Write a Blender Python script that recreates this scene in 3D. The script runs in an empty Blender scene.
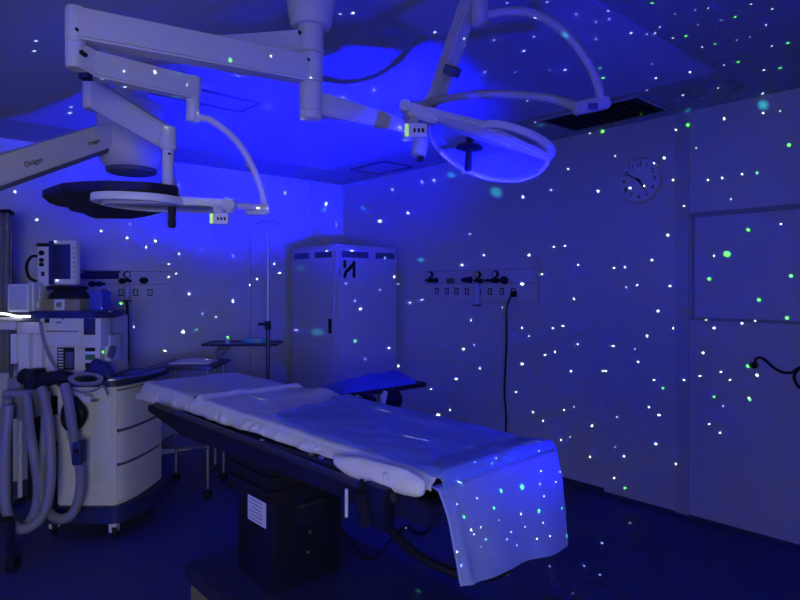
import bpy, bmesh, math, random
from mathutils import Vector, Matrix, noise
random.seed(7)
C = bpy.context.scene.collection
PI = math.pi
# ------------------------------------------------------------------ camera frame
# the room is axis aligned: +X runs along the back wall, +Y along the right wall
H = 1.55                      # eye height
F, CX, HY = 608.0, 400.0, 288.0
ER = Vector((.748, -.664, 0)); ED = Vector((.664, .748, 0))
TH = math.atan2(-.664, .748)
ZC = 2.74                     # ceiling height
XR, YB, XL, YF = 4.174, 5.697, -1.6, -1.6

def R(r, d, z):               # right, depth, height -> world
    v = ER * r + ED * d
    return Vector((v.x, v.y, z))

def P(x, y, d=None, z=None, X=None, Y=None):
    k = (x - CX) / F
    if X is not None: d = X / (k * .748 + .664)
    elif Y is not None: d = Y / (-k * .664 + .748)
    elif z is not None: d = (H - z) * F / (y - HY)
    return R(k * d, d, H - (y - HY) * d / F)

# ------------------------------------------------------------------ materials
MATS = {}
def mat(name, col, rough=.5, metal=0., bump=0., scale=40., var=.06, spec=.4, sheen=0., trans=0., coat=0.):
    m = bpy.data.materials.new(name); m.use_nodes = True
    nt = m.node_tree; b = nt.nodes['Principled BSDF']
    b.inputs['Roughness'].default_value = rough
    b.inputs['Metallic'].default_value = metal
    b.inputs['Specular IOR Level'].default_value = spec
    if sheen: b.inputs['Sheen Weight'].default_value = sheen
    if trans: b.inputs['Transmission Weight'].default_value = trans
    if coat: b.inputs['Coat Weight'].default_value = coat
    tc = nt.nodes.new('ShaderNodeTexCoord')
    nz = nt.nodes.new('ShaderNodeTexNoise'); nz.inputs['Scale'].default_value = scale; nz.inputs['Detail'].default_value = 4
    nt.links.new(tc.outputs['Object'], nz.inputs['Vector'])
    mx = nt.nodes.new('ShaderNodeMix'); mx.data_type = 'RGBA'
    mx.inputs[6].default_value = (*[c * (1 - var) for c in col], 1)
    mx.inputs[7].default_value = (*[min(1, c * (1 + var)) for c in col], 1)
    nt.links.new(nz.outputs['Fac'], mx.inputs[0]); nt.links.new(mx.outputs[2], b.inputs['Base Color'])
    if bump:
        bp = nt.nodes.new('ShaderNodeBump'); bp.inputs['Strength'].default_value = bump; bp.inputs['Distance'].default_value = .01
        nt.links.new(nz.outputs['Fac'], bp.inputs['Height']); nt.links.new(bp.outputs['Normal'], b.inputs['Normal'])
    MATS[name] = m
    return m
mat('wall_paint', (.66, .68, .72), .7, bump=.03, scale=90, var=.02, spec=.2)
mat('ceiling_tint', (.54, .57, .88), .8, bump=.03, scale=60, var=.02, spec=.1)  # blue tint put in to cut the white light on the ceiling
mat('border_grey', (.42, .45, .52), .8, bump=.03, scale=60, var=.02, spec=.1)  # greyer tone than the middle of the ceiling
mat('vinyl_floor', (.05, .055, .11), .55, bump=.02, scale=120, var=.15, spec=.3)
mat('arm_enamel', (.62, .60, .57), .42, scale=30, var=.03, spec=.4)
mat('lamp_enamel', (.68, .66, .63), .38, scale=30, var=.03, spec=.4)
mat('lens_glass', (.55, .58, .66), .3, scale=30, var=.03, spec=.5)
mat('machine_plastic', (.72, .70, .64), .5, bump=.02, scale=80, var=.03, spec=.3)
mat('white_plastic', (.72, .72, .74), .45, scale=60, var=.03)
mat('blue_plastic', (.022, .028, .09), .4, scale=60, var=.05)
mat('screen_glass', (.03, .035, .08), .25, scale=20, var=.1, spec=.5)
mat('black_rubber', (.012, .012, .014), .6, bump=.05, scale=90, var=.2, spec=.2)
mat('black_paint', (.012, .013, .018), .6, scale=50, var=.1, spec=.2)
mat('dark_cover', (.007, .009, .014), .5, bump=.05, scale=60, var=.1, spec=.3)
mat('base_paint', (.032, .034, .042), .6, bump=.03, scale=60, var=.1, spec=.2)
mat('chrome', (.75, .76, .8), .2, 1.0, scale=20, var=.02)
mat('steel', (.45, .46, .5), .35, 1.0, scale=60, var=.05)
mat('dark_steel', (.10, .10, .12), .4, .8, scale=60, var=.05)
mat('sheet_cotton', (.86, .85, .86), .9, bump=.25, scale=260, var=.04, spec=.1, sheen=.15)
mat('lit_cotton', (.93, .91, .88), .9, bump=.25, scale=260, var=.03, spec=.1, sheen=.15)  # paler than the sheet, to stand for light falling on the roll
mat('drape_cloth', (.20, .30, .70), .9, bump=.25, scale=260, var=.05, spec=.1, sheen=.15)
mat('foot_cloth', (.34, .40, .76), .9, bump=.25, scale=260, var=.05, spec=.1, sheen=.15)
mat('pad_vinyl', (.06, .09, .62), .4, bump=.05, scale=40, var=.05)
mat('cabinet_enamel', (.60, .62, .66), .45, bump=.02, scale=90, var=.02, spec=.3)
mat('vent_dark', (.09, .10, .15), .7, scale=40, var=.05)
mat('hose_plastic', (.24, .24, .26), .5, bump=.05, scale=60, var=.05)
mat('curtain_cloth', (.22, .22, .24), .9, bump=.2, scale=150, var=.08, spec=.1)
mat('paper', (.78, .78, .78), .8, scale=60, var=.02, spec=.1)
mat('ink', (.01, .01, .012), .6, scale=60, var=.1, spec=.2)
mat('grey_ink', (.3, .3, .32), .7, scale=60, var=.1, spec=.1)
mat('board_surface', (.60, .62, .70), .35, scale=40, var=.02, spec=.4)
mat('strip_paint', (.36, .38, .38), .7, scale=60, var=.03, spec=.2)
mat('strip_pale', (.56, .585, .60), .7, scale=60, var=.03, spec=.2)
mat('green_plastic', (.05, .22, .10), .4, scale=60, var=.08)
mat('yellow_card', (.30, .27, .08), .6, scale=60, var=.08)
m = mat('lime_key', (.45, .75, .10), .5, scale=60, var=.04)      # lit keypad lamps
m.node_tree.nodes['Principled BSDF'].inputs['Emission Color'].default_value = (.55, 1, .08, 1)
m.node_tree.nodes['Principled BSDF'].inputs['Emission Strength'].default_value = .55
for nm_, fac_ in (('clear_lens', .25), ('frosted_lens', .32)):
  m = mat(nm_, (.42, .46, .6), .25, scale=30, var=.03, spec=.5)   # see-through lamp disc
  nt = m.node_tree; b_ = nt.nodes['Principled BSDF']; tr = nt.nodes.new('ShaderNodeBsdfTransparent'); tr.inputs[0].default_value = (.82, .84, .92, 1)
  ms = nt.nodes.new('ShaderNodeMixShader'); ms.inputs[0].default_value = fac_
  nt.links.new(tr.outputs[0], ms.inputs[1]); nt.links.new(b_.outputs[0], ms.inputs[2]); nt.links.new(ms.outputs[0], nt.nodes['Material Output'].inputs['Surface'])
mat('clear_plastic', (.55, .60, .70), .25, scale=40, var=.04, spec=.6)
mat('teal_glass', (.10, .42, .55), .2, scale=40, var=.05, spec=.6)
mat('clock_face', (.78, .80, .98), .4, scale=40, var=.02)

# ------------------------------------------------------------------ mesh helpers
def box(bm, c, s, rz=0., bev=0., seg=2, M=None):
    b = bmesh.new(); bmesh.ops.create_cube(b, size=1.0)
    for v in b.verts: v.co = Vector((v.co.x * s[0], v.co.y * s[1], v.co.z * s[2]))
    if bev:
        bmesh.ops.bevel(b, geom=list(b.edges), offset=min(bev, .45 * min(s)), segments=seg, profile=.6, affect='EDGES')
    b.transform((M if M is not None else Matrix.Translation(Vector(c)) @ Matrix.Rotation(rz, 4, 'Z')))
    merge(bm, b)
def merge(bm, b):
    me = bpy.data.meshes.new('t'); b.to_mesh(me); bm.from_mesh(me); bpy.data.meshes.remove(me); b.free()
def bxx(bm, x0, x1, y0, y1, z0, z1, bev=0.):
    box(bm, ((x0+x1)/2, (y0+y1)/2, (z0+z1)/2), (abs(x1-x0), abs(y1-y0), abs(z1-z0)), 0, bev)
def cbox(bm, x0, y0, x1, y1, d, dep, bev=.004):   # camera-facing box whose front spans a frame rectangle at depth d
    a = P(x0, y1, d); k = d / F
    w = (x1-x0)*k; h = (y1-y0)*k
    c = R(((x0+x1)/2-CX)*k, d+dep/2, H-((y0+y1)/2-HY)*k)
    box(bm, c, (w, dep, h), TH, bev)
def catmull(pts, n=8, closed=False):
    pts = [Vector(p) for p in pts]; out = []
    m = len(pts)
    for i in range(m if closed else m-1):
        p0 = pts[(i-1) % m] if (closed or i > 0) else pts[0]*2-pts[1]
        p1 = pts[i]; p2 = pts[(i+1) % m]
        p3 = pts[(i+2) % m] if (closed or i+2 < m) else pts[-1]*2-pts[-2]
        for k in range(n):
            t = k/n
            out.append(.5*((2*p1)+(-p0+p2)*t+(2*p0-5*p1+4*p2-p3)*t*t+(-p0+3*p1-3*p2+p3)*t**3))
    if not closed: out.append(pts[-1])
    return out
def tube(bm, pts, r, n=12, smooth=0, rings=0., closed=False, sq=None):
    if smooth: pts = catmull(pts, smooth, closed)
    pts = [Vector(p) for p in pts]
    m = len(pts); rs = r if isinstance(r, (list, tuple)) else [r]*m
    if isinstance(r, (list, tuple)) and len(r) != m:
        rs = [r[0]+(r[-1]-r[0])*i/(m-1) for i in range(m)]
    t0 = (pts[1]-pts[0]).normalized()
    up = Vector((0, 0, 1)) if abs(t0.z) < .9 else Vector((1, 0, 0))
    nrm = (up - t0*up.dot(t0)).normalized()
    loops = []
    for i, p in enumerate(pts):
        if closed: t = pts[(i+1) % m]-pts[i-1]
        else: t = pts[min(i+1, m-1)]-pts[max(i-1, 0)]
        t.normalize()
        nrm = (nrm - t*nrm.dot(t)).normalized(); bn = t.cross(nrm)
        rr = rs[i]*(1+(rings if i % 2 else 0))
        lp = []
        for k in range(n):
            a = 2*PI*k/n
            ca, sa = math.cos(a), math.sin(a)
            if sq:      # rounded rectangle section, sq = (half height, half width)
                e = .35
                ca = math.copysign(abs(ca)**e, ca)*sq[0]/rs[i]; sa = math.copysign(abs(sa)**e, sa)*sq[1]/rs[i]
            lp.append(bm.verts.new(p+(nrm*ca+bn*sa)*rr))
        loops.append(lp)
    for i in range(m if closed else m-1):
        a, b = loops[i], loops[(i+1) % m]
        for k in range(n): bm.faces.new((a[k], a[(k+1) % n], b[(k+1) % n], b[k]))
    if not closed:
        bm.faces.new(loops[0][::-1]); bm.faces.new(loops[-1])
def lathe(bm, prof, n=32, M=None):      # prof: (radius, height) bottom to top about Z
    lps = []
    M = M or Matrix.Identity(4)
    for r, z in prof:
        lps.append([bm.verts.new(M @ Vector((r*math.cos(2*PI*k/n), r*math.sin(2*PI*k/n), z))) for k in range(n)])
    for a, b in zip(lps, lps[1:]):
        for k in range(n): bm.faces.new((a[k], a[(k+1) % n], b[(k+1) % n], b[k]))
    bm.faces.new(lps[0][::-1]); bm.faces.new(lps[-1])
def cyl(bm, a, b, r, n=20):
    tube(bm, [a, b], r, n)
def prism(bm, poly, t, M=None, bev=0.):   # poly in XY, thickness t up
    b = bmesh.new()
    vs = [b.verts.new((p[0], p[1], 0)) for p in poly]
    f = b.faces.new(vs); 
    r = bmesh.ops.extrude_face_region(b, geom=[f])
    for v in r['geom']:
        if isinstance(v, bmesh.types.BMVert): v.co.z += t
    bmesh.ops.recalc_face_normals(b, faces=list(b.faces))
    if bev: bmesh.ops.bevel(b, geom=list(b.edges), offset=bev, segments=2, affect='EDGES')
    if M is not None: b.transform(M)
    merge(bm, b)
def frame_matrix(o, u, v, w):
    m = Matrix((u, v, w)).transposed().to_4x4(); m.translation = o; return m
def text(bm, s, size, M, ext=.0008):
    cu = bpy.data.curves.new('t', 'FONT'); cu.body = s; cu.size = size; cu.extrude = ext
    cu.align_x = 'CENTER'; cu.align_y = 'CENTER'
    o = bpy.data.objects.new('t', cu); C.objects.link(o)
    dg = bpy.context.evaluated_depsgraph_get()
    me = bpy.data.meshes.new_from_object(o.evaluated_get(dg))
    b = bmesh.new(); b.from_mesh(me); b.transform(M); merge(bm, b)
    bpy.data.objects.remove(o); bpy.data.curves.remove(cu); bpy.data.meshes.remove(me)

# ------------------------------------------------------------------ object helpers
def thing(name, label, cat, loc, group=None):
    o = bpy.data.objects.new(name, None); C.objects.link(o); o.empty_display_size = .1
    o.location = loc; o['label'] = label; o['category'] = cat
    if group: o['group'] = group
    return o
def root_of(o):
    while o.parent: o = o.parent
    return o
def obj(name, bm, m, parent=None, smooth=True, label=None, mods=None, sharp=40):
    me = bpy.data.meshes.new(name)
    bmesh.ops.recalc_face_normals(bm, faces=list(bm.faces))
    org = Vector((0, 0, 0))
    if parent is not None: org = root_of(parent).location.copy()
    else:
        xs = [v.co for v in bm.verts]
        org = Vector((sum(v.x for v in xs)/len(xs), sum(v.y for v in xs)/len(xs), min(v.z for v in xs)))
    for v in bm.verts: v.co -= org
    bm.to_mesh(me); bm.free()
    me.materials.append(MATS[m])
    if smooth:
        for p in me.polygons: p.use_smooth = True
        try: me.set_sharp_from_angle(angle=math.radians(sharp))
        except Exception: pass
    o = bpy.data.objects.new(name, me); C.objects.link(o)
    if parent is not None: o.parent = parent
    else: o.location = org
    if label: o['label'] = label
    return o
def tag(o, label, cat, group=None):
    o['label'] = label; o['category'] = cat
    if group: o['group'] = group
    return o
def struct(name, bm, m, parent=None):
    o = obj(name, bm, m, parent, smooth=False)
    if parent is None: o['kind'] = 'structure'
    return o
def B(): return bmesh.new()
# ------------------------------------------------------------------ setting
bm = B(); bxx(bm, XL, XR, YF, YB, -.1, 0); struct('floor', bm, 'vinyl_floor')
bm = B(); bxx(bm, XL-.1, XR+.1, YF-.1, YB+.1, ZC, ZC+.12); struct('ceiling', bm, 'border_grey')
bm = B(); bxx(bm, -.95, 3.485, 1.34, 4.985, ZC-.012, ZC); struct('trim_4', bm, 'ceiling_tint')
bm = B(); bxx(bm, XR, XR+.1, YF, YB, 0, ZC); struct('wall_right', bm, 'wall_paint')
bm = B(); bxx(bm, XL-.1, XR+.1, YB, YB+.1, 0, ZC); struct('wall_back', bm, 'wall_paint')
bm = B()                                    # left wall with an unseen opening added for the fill light
bxx(bm, XL-.1, XL, YF, .5, 0, ZC); bxx(bm, XL-.1, XL, 1.3, YB, 0, ZC); bxx(bm, XL-.1, XL, .5, 1.3, 1.4, ZC); bxx(bm, XL-.1, XL, .5, 1.3, 0, .5)
struct('wall_left', bm, 'wall_paint')
bm = B()
bxx(bm, XL-.1, XL+.02, .46, .5, .46, 1.44, .004); bxx(bm, XL-.1, XL+.02, 1.3, 1.34, .46, 1.44, .004); bxx(bm, XL-.1, XL+.02, .5, 1.3, 1.4, 1.44, .004); bxx(bm, XL-.1, XL+.02, .5, 1.3, .46, .5, .004)
struct('fill_opening', bm, 'strip_paint')  # frame of the added opening
bm = B()                                    # front wall with the corridor doorway behind the photographer
bxx(bm, XL-.1, -1.52, YF-.1, YF, 0, ZC); bxx(bm, -.48, XR+.1, YF-.1, YF, 0, ZC); bxx(bm, -1.52, -.48, YF-.1, YF, 2.1, ZC)
struct('wall_front', bm, 'wall_paint')
bm = B()
bxx(bm, -1.58, -1.52, YF-.11, YF+.02, 0, 2.16, .004); bxx(bm, -.48, -.42, YF-.11, YF+.02, 0, 2.16, .004); bxx(bm, -1.52, -.48, YF-.11, YF+.02, 2.1, 2.16, .004)
struct('door_1', bm, 'strip_paint')
# pale vertical strips on the walls
bm = B(); bxx(bm, XR-.012, XR, 1.768, 1.858, 0.02, ZC, .003); struct('trim_1', bm, 'strip_pale')
x = P(313, 0, Y=YB).x
bm = B(); bxx(bm, x-.03, x+.03, YB-.018, YB, 0, ZC, .004); struct('trim_2', bm, 'wall_paint')
x = P(250, 0, Y=YB).x
bm = B(); bxx(bm, x-.012, x+.012, YB-.012, YB, 0, 2.1, .004); struct('trim_3', bm, 'strip_pale')
# low skirting on the right wall, in two lengths
y1 = P(604, 0, X=XR).y
bm = B(); bxx(bm, XR-.008, XR, y1, YB, 0, .05); struct('baseboard_right', bm, 'vinyl_floor')
bm = B(); bxx(bm, XR-.008, XR, YF, y1, 0, .025); struct('baseboard_right', bm, 'vinyl_floor')

# ceiling fittings
def ceil_frame(bm, x0, x1, y0, y1, w=.025, t=.015, zt=ZC):
    bxx(bm, x0, x1, y0, y0+w, zt-t, zt, .002); bxx(bm, x0, x1, y1-w, y1, zt-t, zt, .002)
    bxx(bm, x0, x0+w, y0+w, y1-w, zt-t, zt, .002); bxx(bm, x1-w, x1, y0+w, y1-w, zt-t, zt, .002)
t = thing('air_grille', 'dark louvred air grille in the ceiling border above the wall clock', 'vent', (3.81, 2.18, ZC))
bm = B(); ceil_frame(bm, 3.57, 4.05, 1.82, 2.58); obj('frame', bm, 'border_grey', t, False)
bm = B(); bxx(bm, 3.59, 4.03, 1.84, 2.56, ZC-.003, ZC); obj('backing', bm, 'ink', t, False)
bm = B()
for i in range(11):
    yy = 1.875+i*.064
    box(bm, (0, 0, 0), (.43, .03, .003), M=Matrix.Translation((3.81, yy, ZC-.011)) @ Matrix.Rotation(.6, 4, 'X'))
obj('louvre', bm, 'vent_dark', t, False)
def hatch(label, x0, x1, y0, y1, dark):
    t = thing('ceiling_hatch', label, 'ceiling panel', ((x0+x1)/2, (y0+y1)/2, ZC), 'framed panels in the ceiling border')
    bm = B(); ceil_frame(bm, x0, x1, y0, y1, .018, .012); obj('frame', bm, dark, t, False)
    bm = B(); bxx(bm, x0+.03, x1-.03, y0+.03, y1-.03, ZC-.006, ZC, .001); obj('panel', bm, 'border_grey', t, False)
hatch('small framed panel in the ceiling border right of the louvred grille', 3.64, 3.92, 1.34, 1.62, 'strip_paint')
hatch('square framed panel in the ceiling border near the room corner above the cabinet', 3.66, 4.04, 4.35, 4.88, 'vent_dark')
t = thing('ceiling_light', 'unlit flush rectangular light in the ceiling between the left lamp yoke and the column', 'ceiling light', (1.6, 3.6, ZC-.012))
bm = B(); ceil_frame(bm, 1.2, 1.9, 3.47, 3.74, .012, .01, ZC-.012); obj('frame', bm, 'vent_dark', t, False)
bm = B(); bxx(bm, 1.212, 1.888, 3.482, 3.728, ZC-.016, ZC-.012); obj('diffuser', bm, 'ceiling_tint', t, False)

# ------------------------------------------------------------------ wall clock
zc = 2.315; yc = P(641, 181, X=XR).y
WM = lambda y, z, off=0.: frame_matrix(Vector((XR-off, y, z)), Vector((0, -1, 0)), Vector((0, 0, 1)), Vector((-1, 0, 0)))
BMX = lambda x, z, off=0.: frame_matrix(Vector((x, YB-off, z)), Vector((1, 0, 0)), Vector((0, 0, 1)), Vector((0, -1, 0)))
t = thing('wall_clock', 'round white wall clock high on the right wall', 'clock', (XR, yc, zc-.16))
bm = B(); lathe(bm, [(.15, .0), (.16, .005), (.162, .03), (.156, .04), (.146, .042), (.144, .03)], 48, WM(yc, zc)); obj('case', bm, 'white_plastic', t)
bm = B(); lathe(bm, [(.144, .026), (.144, .031)], 48, WM(yc, zc)); obj('dial', bm, 'clock_face', t, False)
for k in range(1, 13):
    a = PI/2-k*PI/6; bm = B()
    text(bm, str(k), .048, WM(yc, zc, .033) @ Matrix.Translation((.115*math.cos(a), .115*math.sin(a), 0)))
    obj('numeral', bm, 'ink', t, False)
def hand(ang, ln, w, off):
    b = B(); M = WM(yc, zc, off) @ Matrix.Rotation(-ang, 4, 'Z')
    prism(b, [(-w, -.02), (w, -.02), (w*.6, ln), (-w*.6, ln)], .002, M); return b
obj('minute_hand', hand(math.radians(302), .10, .005, .035), 'ink', t, False)
obj('hour_hand', hand(math.radians(146), .088, .006, .037), 'ink', t, False)
bm = B(); lathe(bm, [(.008, .034), (.008, .041)], 16, WM(yc, zc)); obj('hub', bm, 'ink', t, False)

# ------------------------------------------------------------------ framed white board
y0b, y1b, z0b, z1b = .82, 1.75, 1.335, 2.05
t = thing('whiteboard', 'blank framed board hanging on the right wall at the edge of the photo', 'board', (XR, (y0b+y1b)/2, z0b))
bm = B(); bxx(bm, XR-.012, XR, y0b+.02, y1b-.02, z0b+.02, z1b-.02); obj('board', bm, 'board_surface', t, False)
bm = B()
bxx(bm, XR-.028, XR, y0b, y1b, z1b-.03, z1b, .004); bxx(bm, XR-.03, XR, y0b, y1b, z0b, z0b+.02, .004)
bxx(bm, XR-.02, XR, y1b-.022, y1b, z0b+.02, z1b-.03, .004); bxx(bm, XR-.02, XR, y0b, y0b+.022, z0b+.02, z1b-.03, .004)
obj('frame', bm, 'strip_paint', t)

# ------------------------------------------------------------------ socket with plug and coiled cable
p = P(755, 367, X=XR)
t = thing('wall_socket', 'white wall socket plate under the framed board', 'socket', (XR, p.y, p.z-.06))
bm = B(); box(bm, (XR-.005, p.y, p.z), (.01, .125, .125), 0, .004); obj('plate', bm, 'wall_paint', t)
bm = B(); box(bm, (XR-.012, p.y, p.z), (.008, .06, .06), 0, .003); obj('insert', bm, 'white_plastic', t)
t = thing('power_cable', 'black plug and coiled cable on the right wall under the board', 'cable', (XR, p.y, p.z-.12))
q = P(755.5, 365, X=XR)
bm = B(); lathe(bm, [(.018, .014), (.022, .02), (.016, .05), (.009, .062)], 16, WM(q.y, q.z)); 
box(bm, (XR-.034, q.y, q.z+.002), (.034, .04, .03), 0, .008); obj('plug', bm, 'black_rubber', t)
bm = B()
pts = [P(x, y, X=XR-o) for x, y, o in ((755, 363, .05), (756, 359, .05), (760, 357.5, .045), (766, 361, .03), (774, 368, .02), (783, 372.5, .02), (792, 372.5, .025), (797, 369, .03), (803, 367, .03), (808, 374, .03), (806, 384, .03), (800, 388, .03), (796, 383, .03), (794, 376, .035), (799, 369, .035), (806, 370, .035), (810, 378, .035), (804, 390, .035))]
tube(bm, pts, .0075, 10, 6); obj('cord', bm, 'black_rubber', t)

# ------------------------------------------------------------------ gas rails
def rail(label, wm, length, z0, z1, socks, mid, deep=.05):
    # wm(s, z, off): matrix on the wall, s runs to the viewer's right from the rail's left end
    root = thing('gas_rail_panel', label, 'wall panel', wm(length/2, z0, 0).translation)
    h = z1-z0
    b = B(); box(b, 0, (length, h, deep), M=wm(length/2, (z0+z1)/2, deep/2), bev=.008); obj('housing', b, 'white_plastic', root)
    b = B(); box(b, 0, (length-.02, .006, .004), M=wm(length/2, z1-.09, deep), bev=.001); box(b, 0, (length-.02, .005, .004), M=wm(length/2, z0+h*.43, deep), bev=.001)
    obj('seam', b, 'grey_ink', root, False)
    for s in socks:
        b = B()
        for dx, dz, sx, sz in ((0, .026, .042, .008), (0, -.026, .042, .008), (-.018, 0, .007, .058), (.018, 0, .007, .058)):
            box(b, 0, (sx, sz, .006), M=wm(s, z0+h*.23, deep+.002) @ Matrix.Translation((dx, dz, 0)), bev=.001)
        f = obj('socket_frame', b, 'ink', root, False)
        b = B(); box(b, 0, (.03, .045, .004), M=wm(s, z0+h*.23, deep), bev=.001); obj('insert', b, 'wall_paint', f, False)
    return root
def lat(b, r, l, M): lathe(b, [(r*.92, 0), (r, l*.08), (r, l*.92), (r*.92, l)], 20, M)
def valve(label, M, m='black_paint', gauge=True, side=1, bottle=0., bar=False, group='gas regulators on the wall rails', span=.05, knob=.026, gx=0.):
    # M sits on the rail's face: x right, y up, z out of the wall
    root = thing('gas_regulator', label, 'regulator', M.translation, group)
    b = B(); lat(b, .02, .055, M @ Matrix.Translation((0, 0, -.005))); lat(b, .024, .02, M @ Matrix.Translation((0, 0, .05)))
    tube(b, [M @ Vector((-span*side, 0, .045)), M @ Vector((span*side, 0, .045))], .013, 12); obj('body', b, m, root)
    b = B(); lat(b, knob, .03, M @ Matrix.Translation((span*side*1.1, 0, .04))); obj('knob', b, m, root)
    if gauge:
        b = B(); lat(b, .030, .028, M @ Matrix.Translation((gx, .055, .035))); tube(b, [M @ Vector((gx, .0, .045)), M @ Vector((gx, .05, .045))], .007, 10)
        g = obj('gauge', b, 'black_paint', root)
        b = B(); lat(b, .022, .002, M @ Matrix.Translation((gx, .055, .063))); obj('gauge_face', b, 'machine_plastic', g)
    if bottle:
        b = B(); lathe(b, [(.02, -bottle), (.026, -bottle+.01), (.026, -.04), (.018, -.02), (.012, 0)], 18, M @ Matrix.Translation((0, -.01, .06)) @ Matrix.Rotation(-PI/2, 4, 'X')); obj('bottle', b, 'clear_plastic', root)
        b = B(); lat(b, .036, .012, M @ Matrix.Translation((0, -bottle-.02, .06)) @ Matrix.Rotation(-PI/2, 4, 'X')); obj('bottle_base', b, 'black_paint', root)
    if bar:
        b = B(); tube(b, [M @ Vector((-.05*side, -.03, .07)), M @ Vector((-.05*side, .075, .07))], .008, 10); obj('flow_tube', b, 'white_plastic', root)
    return root
# right rail
ya, yb_ = P(427, 0, X=XR).y, P(540, 0, X=XR).y
rm = lambda s, z, off=0.: WM(ya-s, z, off)
def rs(px): return ya-P(px, 0, X=XR-.05).y
rail('long white gas and power rail on the right wall', rm, ya-yb_, 1.435, 1.80, [rs(x) for x in (437, 447, 456.5, 467, 479, 490, 502, 513.5)], 1.62)
def rv(px, py): q = P(px, py, X=XR-.05); return WM(q.y, q.z, .05)
valve('leftmost black regulator with gauge on the right wall rail', rv(434, 280.5), side=1, span=.07)
valve('small green valve on the right wall rail', rv(453, 281), 'green_plastic', gauge=False, side=1, span=.035, knob=.024)
valve('black valve with a white flow tube on the right wall rail', rv(469, 280), gauge=False, side=1, span=.05, bar=True, knob=.03)
valve('black regulator with a clear hanging bottle on the right wall rail', rv(481.5, 281), side=1, span=.04, bottle=.20, knob=.02)
valve('wide black regulator at the right end of the right wall rail', rv(498, 280.5), side=1, span=.10, knob=.033, gx=.01)
# cable hanging from the right rail
t = thing('power_cable', 'thin black cable hanging from the right wall rail to the floor', 'cable', P(507, 440, X=XR-.05))
q = P(513.5, 294, X=XR-.07); bm = B(); box(bm, q, (.045, .045, .05), 0, .01); obj('plug', bm, 'black_rubber', t)
bm = B()
tube(bm, [P(513.5, 294, X=XR-.1), P(511, 296, X=XR-.11), P(508, 303, X=XR-.1), P(506.5, 312, X=XR-.06), P(506.5, 345, X=XR-.04), P(505, 375, X=XR-.03), P(504.5, 395, X=XR-.03), P(506, 415, X=XR-.03), P(505.5, 440, X=XR-.04), P(505, 458, X=XR-.06)], .008, 8, 6)
obj('cord', bm, 'black_rubber', t)
# back rail
xa, xb = P(70, 0, Y=YB).x, P(170.5, 0, Y=YB).x
bmx = lambda s, z, off=0.: BMX(xa+s, z, off)
def bs(px): return P(px, 0, Y=YB-.05).x-xa
rail('white gas rail on the back wall behind the anaesthesia machine', bmx, xb-xa, 1.425, 1.79, [bs(x) for x in (104, 121, 135.5, 150)], 1.6)
def bv(px, py): q = P(px, py, Y=YB-.05); return BMX(q.x, q.z, .05)
valve('black regulator with clear bottle on the back wall rail', bv(125, 281), 'black_paint', True, -1, .16, span=.04)
valve('dark low valve beside the blue box on the back wall rail', bv(97, 284), 'black_paint', False, -1, span=.05)
q = P(143.5, 280.5, Y=YB-.05)
bm = B(); lathe(bm, [(.034, 0), (.036, .01), (.03, .03)], 20, BMX(q.x, q.z, .05) @ Matrix.Diagonal((1.15, .85, 1, 1)))
tag(obj('outlet_cap', bm, 'black_paint'), 'black oval outlet cap on the back wall rail', 'outlet')
bm = B(); tube(bm, [P(70, 276, Y=YB-.10), P(118, 276, Y=YB-.10)], .026, 14); tube(bm, [P(84, 272, Y=YB-.1), P(120, 272, Y=YB-.1)], .008, 10)
tag(obj('supply_tube', bm, 'blue_plastic'), 'dark blue horizontal tube along the back wall rail', 'tube')
bm = B(); tube(bm, [P(126, 297, Y=YB-.11), P(127.5, 310, Y=YB-.07), P(128, 340, Y=YB-.04), P(128, 362, Y=YB-.04)], .012, 10, 5)
tag(obj('hose', bm, 'blue_plastic'), 'dark straight hose hanging from the back wall rail', 'hose')

# ------------------------------------------------------------------ cabinet in the corner
x0, x1, y0, y1, zt = 3.336, 4.10, 4.66, 5.48, 1.965
t = thing('steel_cabinet', 'tall white steel cabinet with top vents standing in the room corner', 'cabinet', ((x0+x1)/2, (y0+y1)/2, 0))
bm = B(); bxx(bm, x0+.012, x1, y0+.012, y1, .06, zt, .006); obj('body', bm, 'cabinet_enamel', t)
bm = B(); bxx(bm, x0+.03, x1-.02, y0+.03, y1-.02, 0, .06); obj('plinth', bm, 'vent_dark', t, False)
bm = B(); bxx(bm, x0+.02, x1-.012, y0-.008, y0+.012, .08, zt-.02, .004); fd = obj('door', bm, 'cabinet_enamel', t)
bm = B(); bxx(bm, x0-.008, x0+.012, y0+.03, y1-.05, .08, zt-.02, .004); sd = obj('door', bm, 'cabinet_enamel', t)
for a, b_ in ((.06, .38), (.47, .72)):
    bm = B(); bxx(bm, x0+a, x0+b_, y0-.0095, y0-.005, zt-.125, zt-.065); 
    obj('vent', bm, 'vent_dark', fd, False)
for a, b_ in ((.06, .34), (.45, .72)):
    bm = B(); bxx(bm, x0-.0095, x0-.005, y0+a, y0+b_, zt-.125, zt-.065); obj('vent', bm, 'vent_dark', sd, False)
q = P(331, 326, X=x0)
bm = B(); box(bm, (x0-.012, q.y, q.z), (.014, .045, .14), 0, .012); obj('handle', bm, 'black_paint', sd)
for zz in (zt-.25, zt-.28):
    bm = B(); cyl(bm, (x0+.03, y0-.012, zz), (x0+.03, y0-.004, zz), .008, 10); obj('hinge', bm, 'vent_dark', fd)
bm = B()                                     # painted mark
def stroke(pts, w=.016):
    for a, c in zip(pts, pts[1:]):
        a = P(*a, Y=y0-.010); c = P(*c, Y=y0-.010); dv = (c-a); L = dv.length; dv.normalize()
        box(bm, 0, (L+w*.6, w, .002), M=frame_matrix((a+c)/2, dv, Vector((0, 1, 0)).cross(dv), Vector((0, 1, 0))) @ Matrix.Rotation(0, 4, 'X'))
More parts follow.
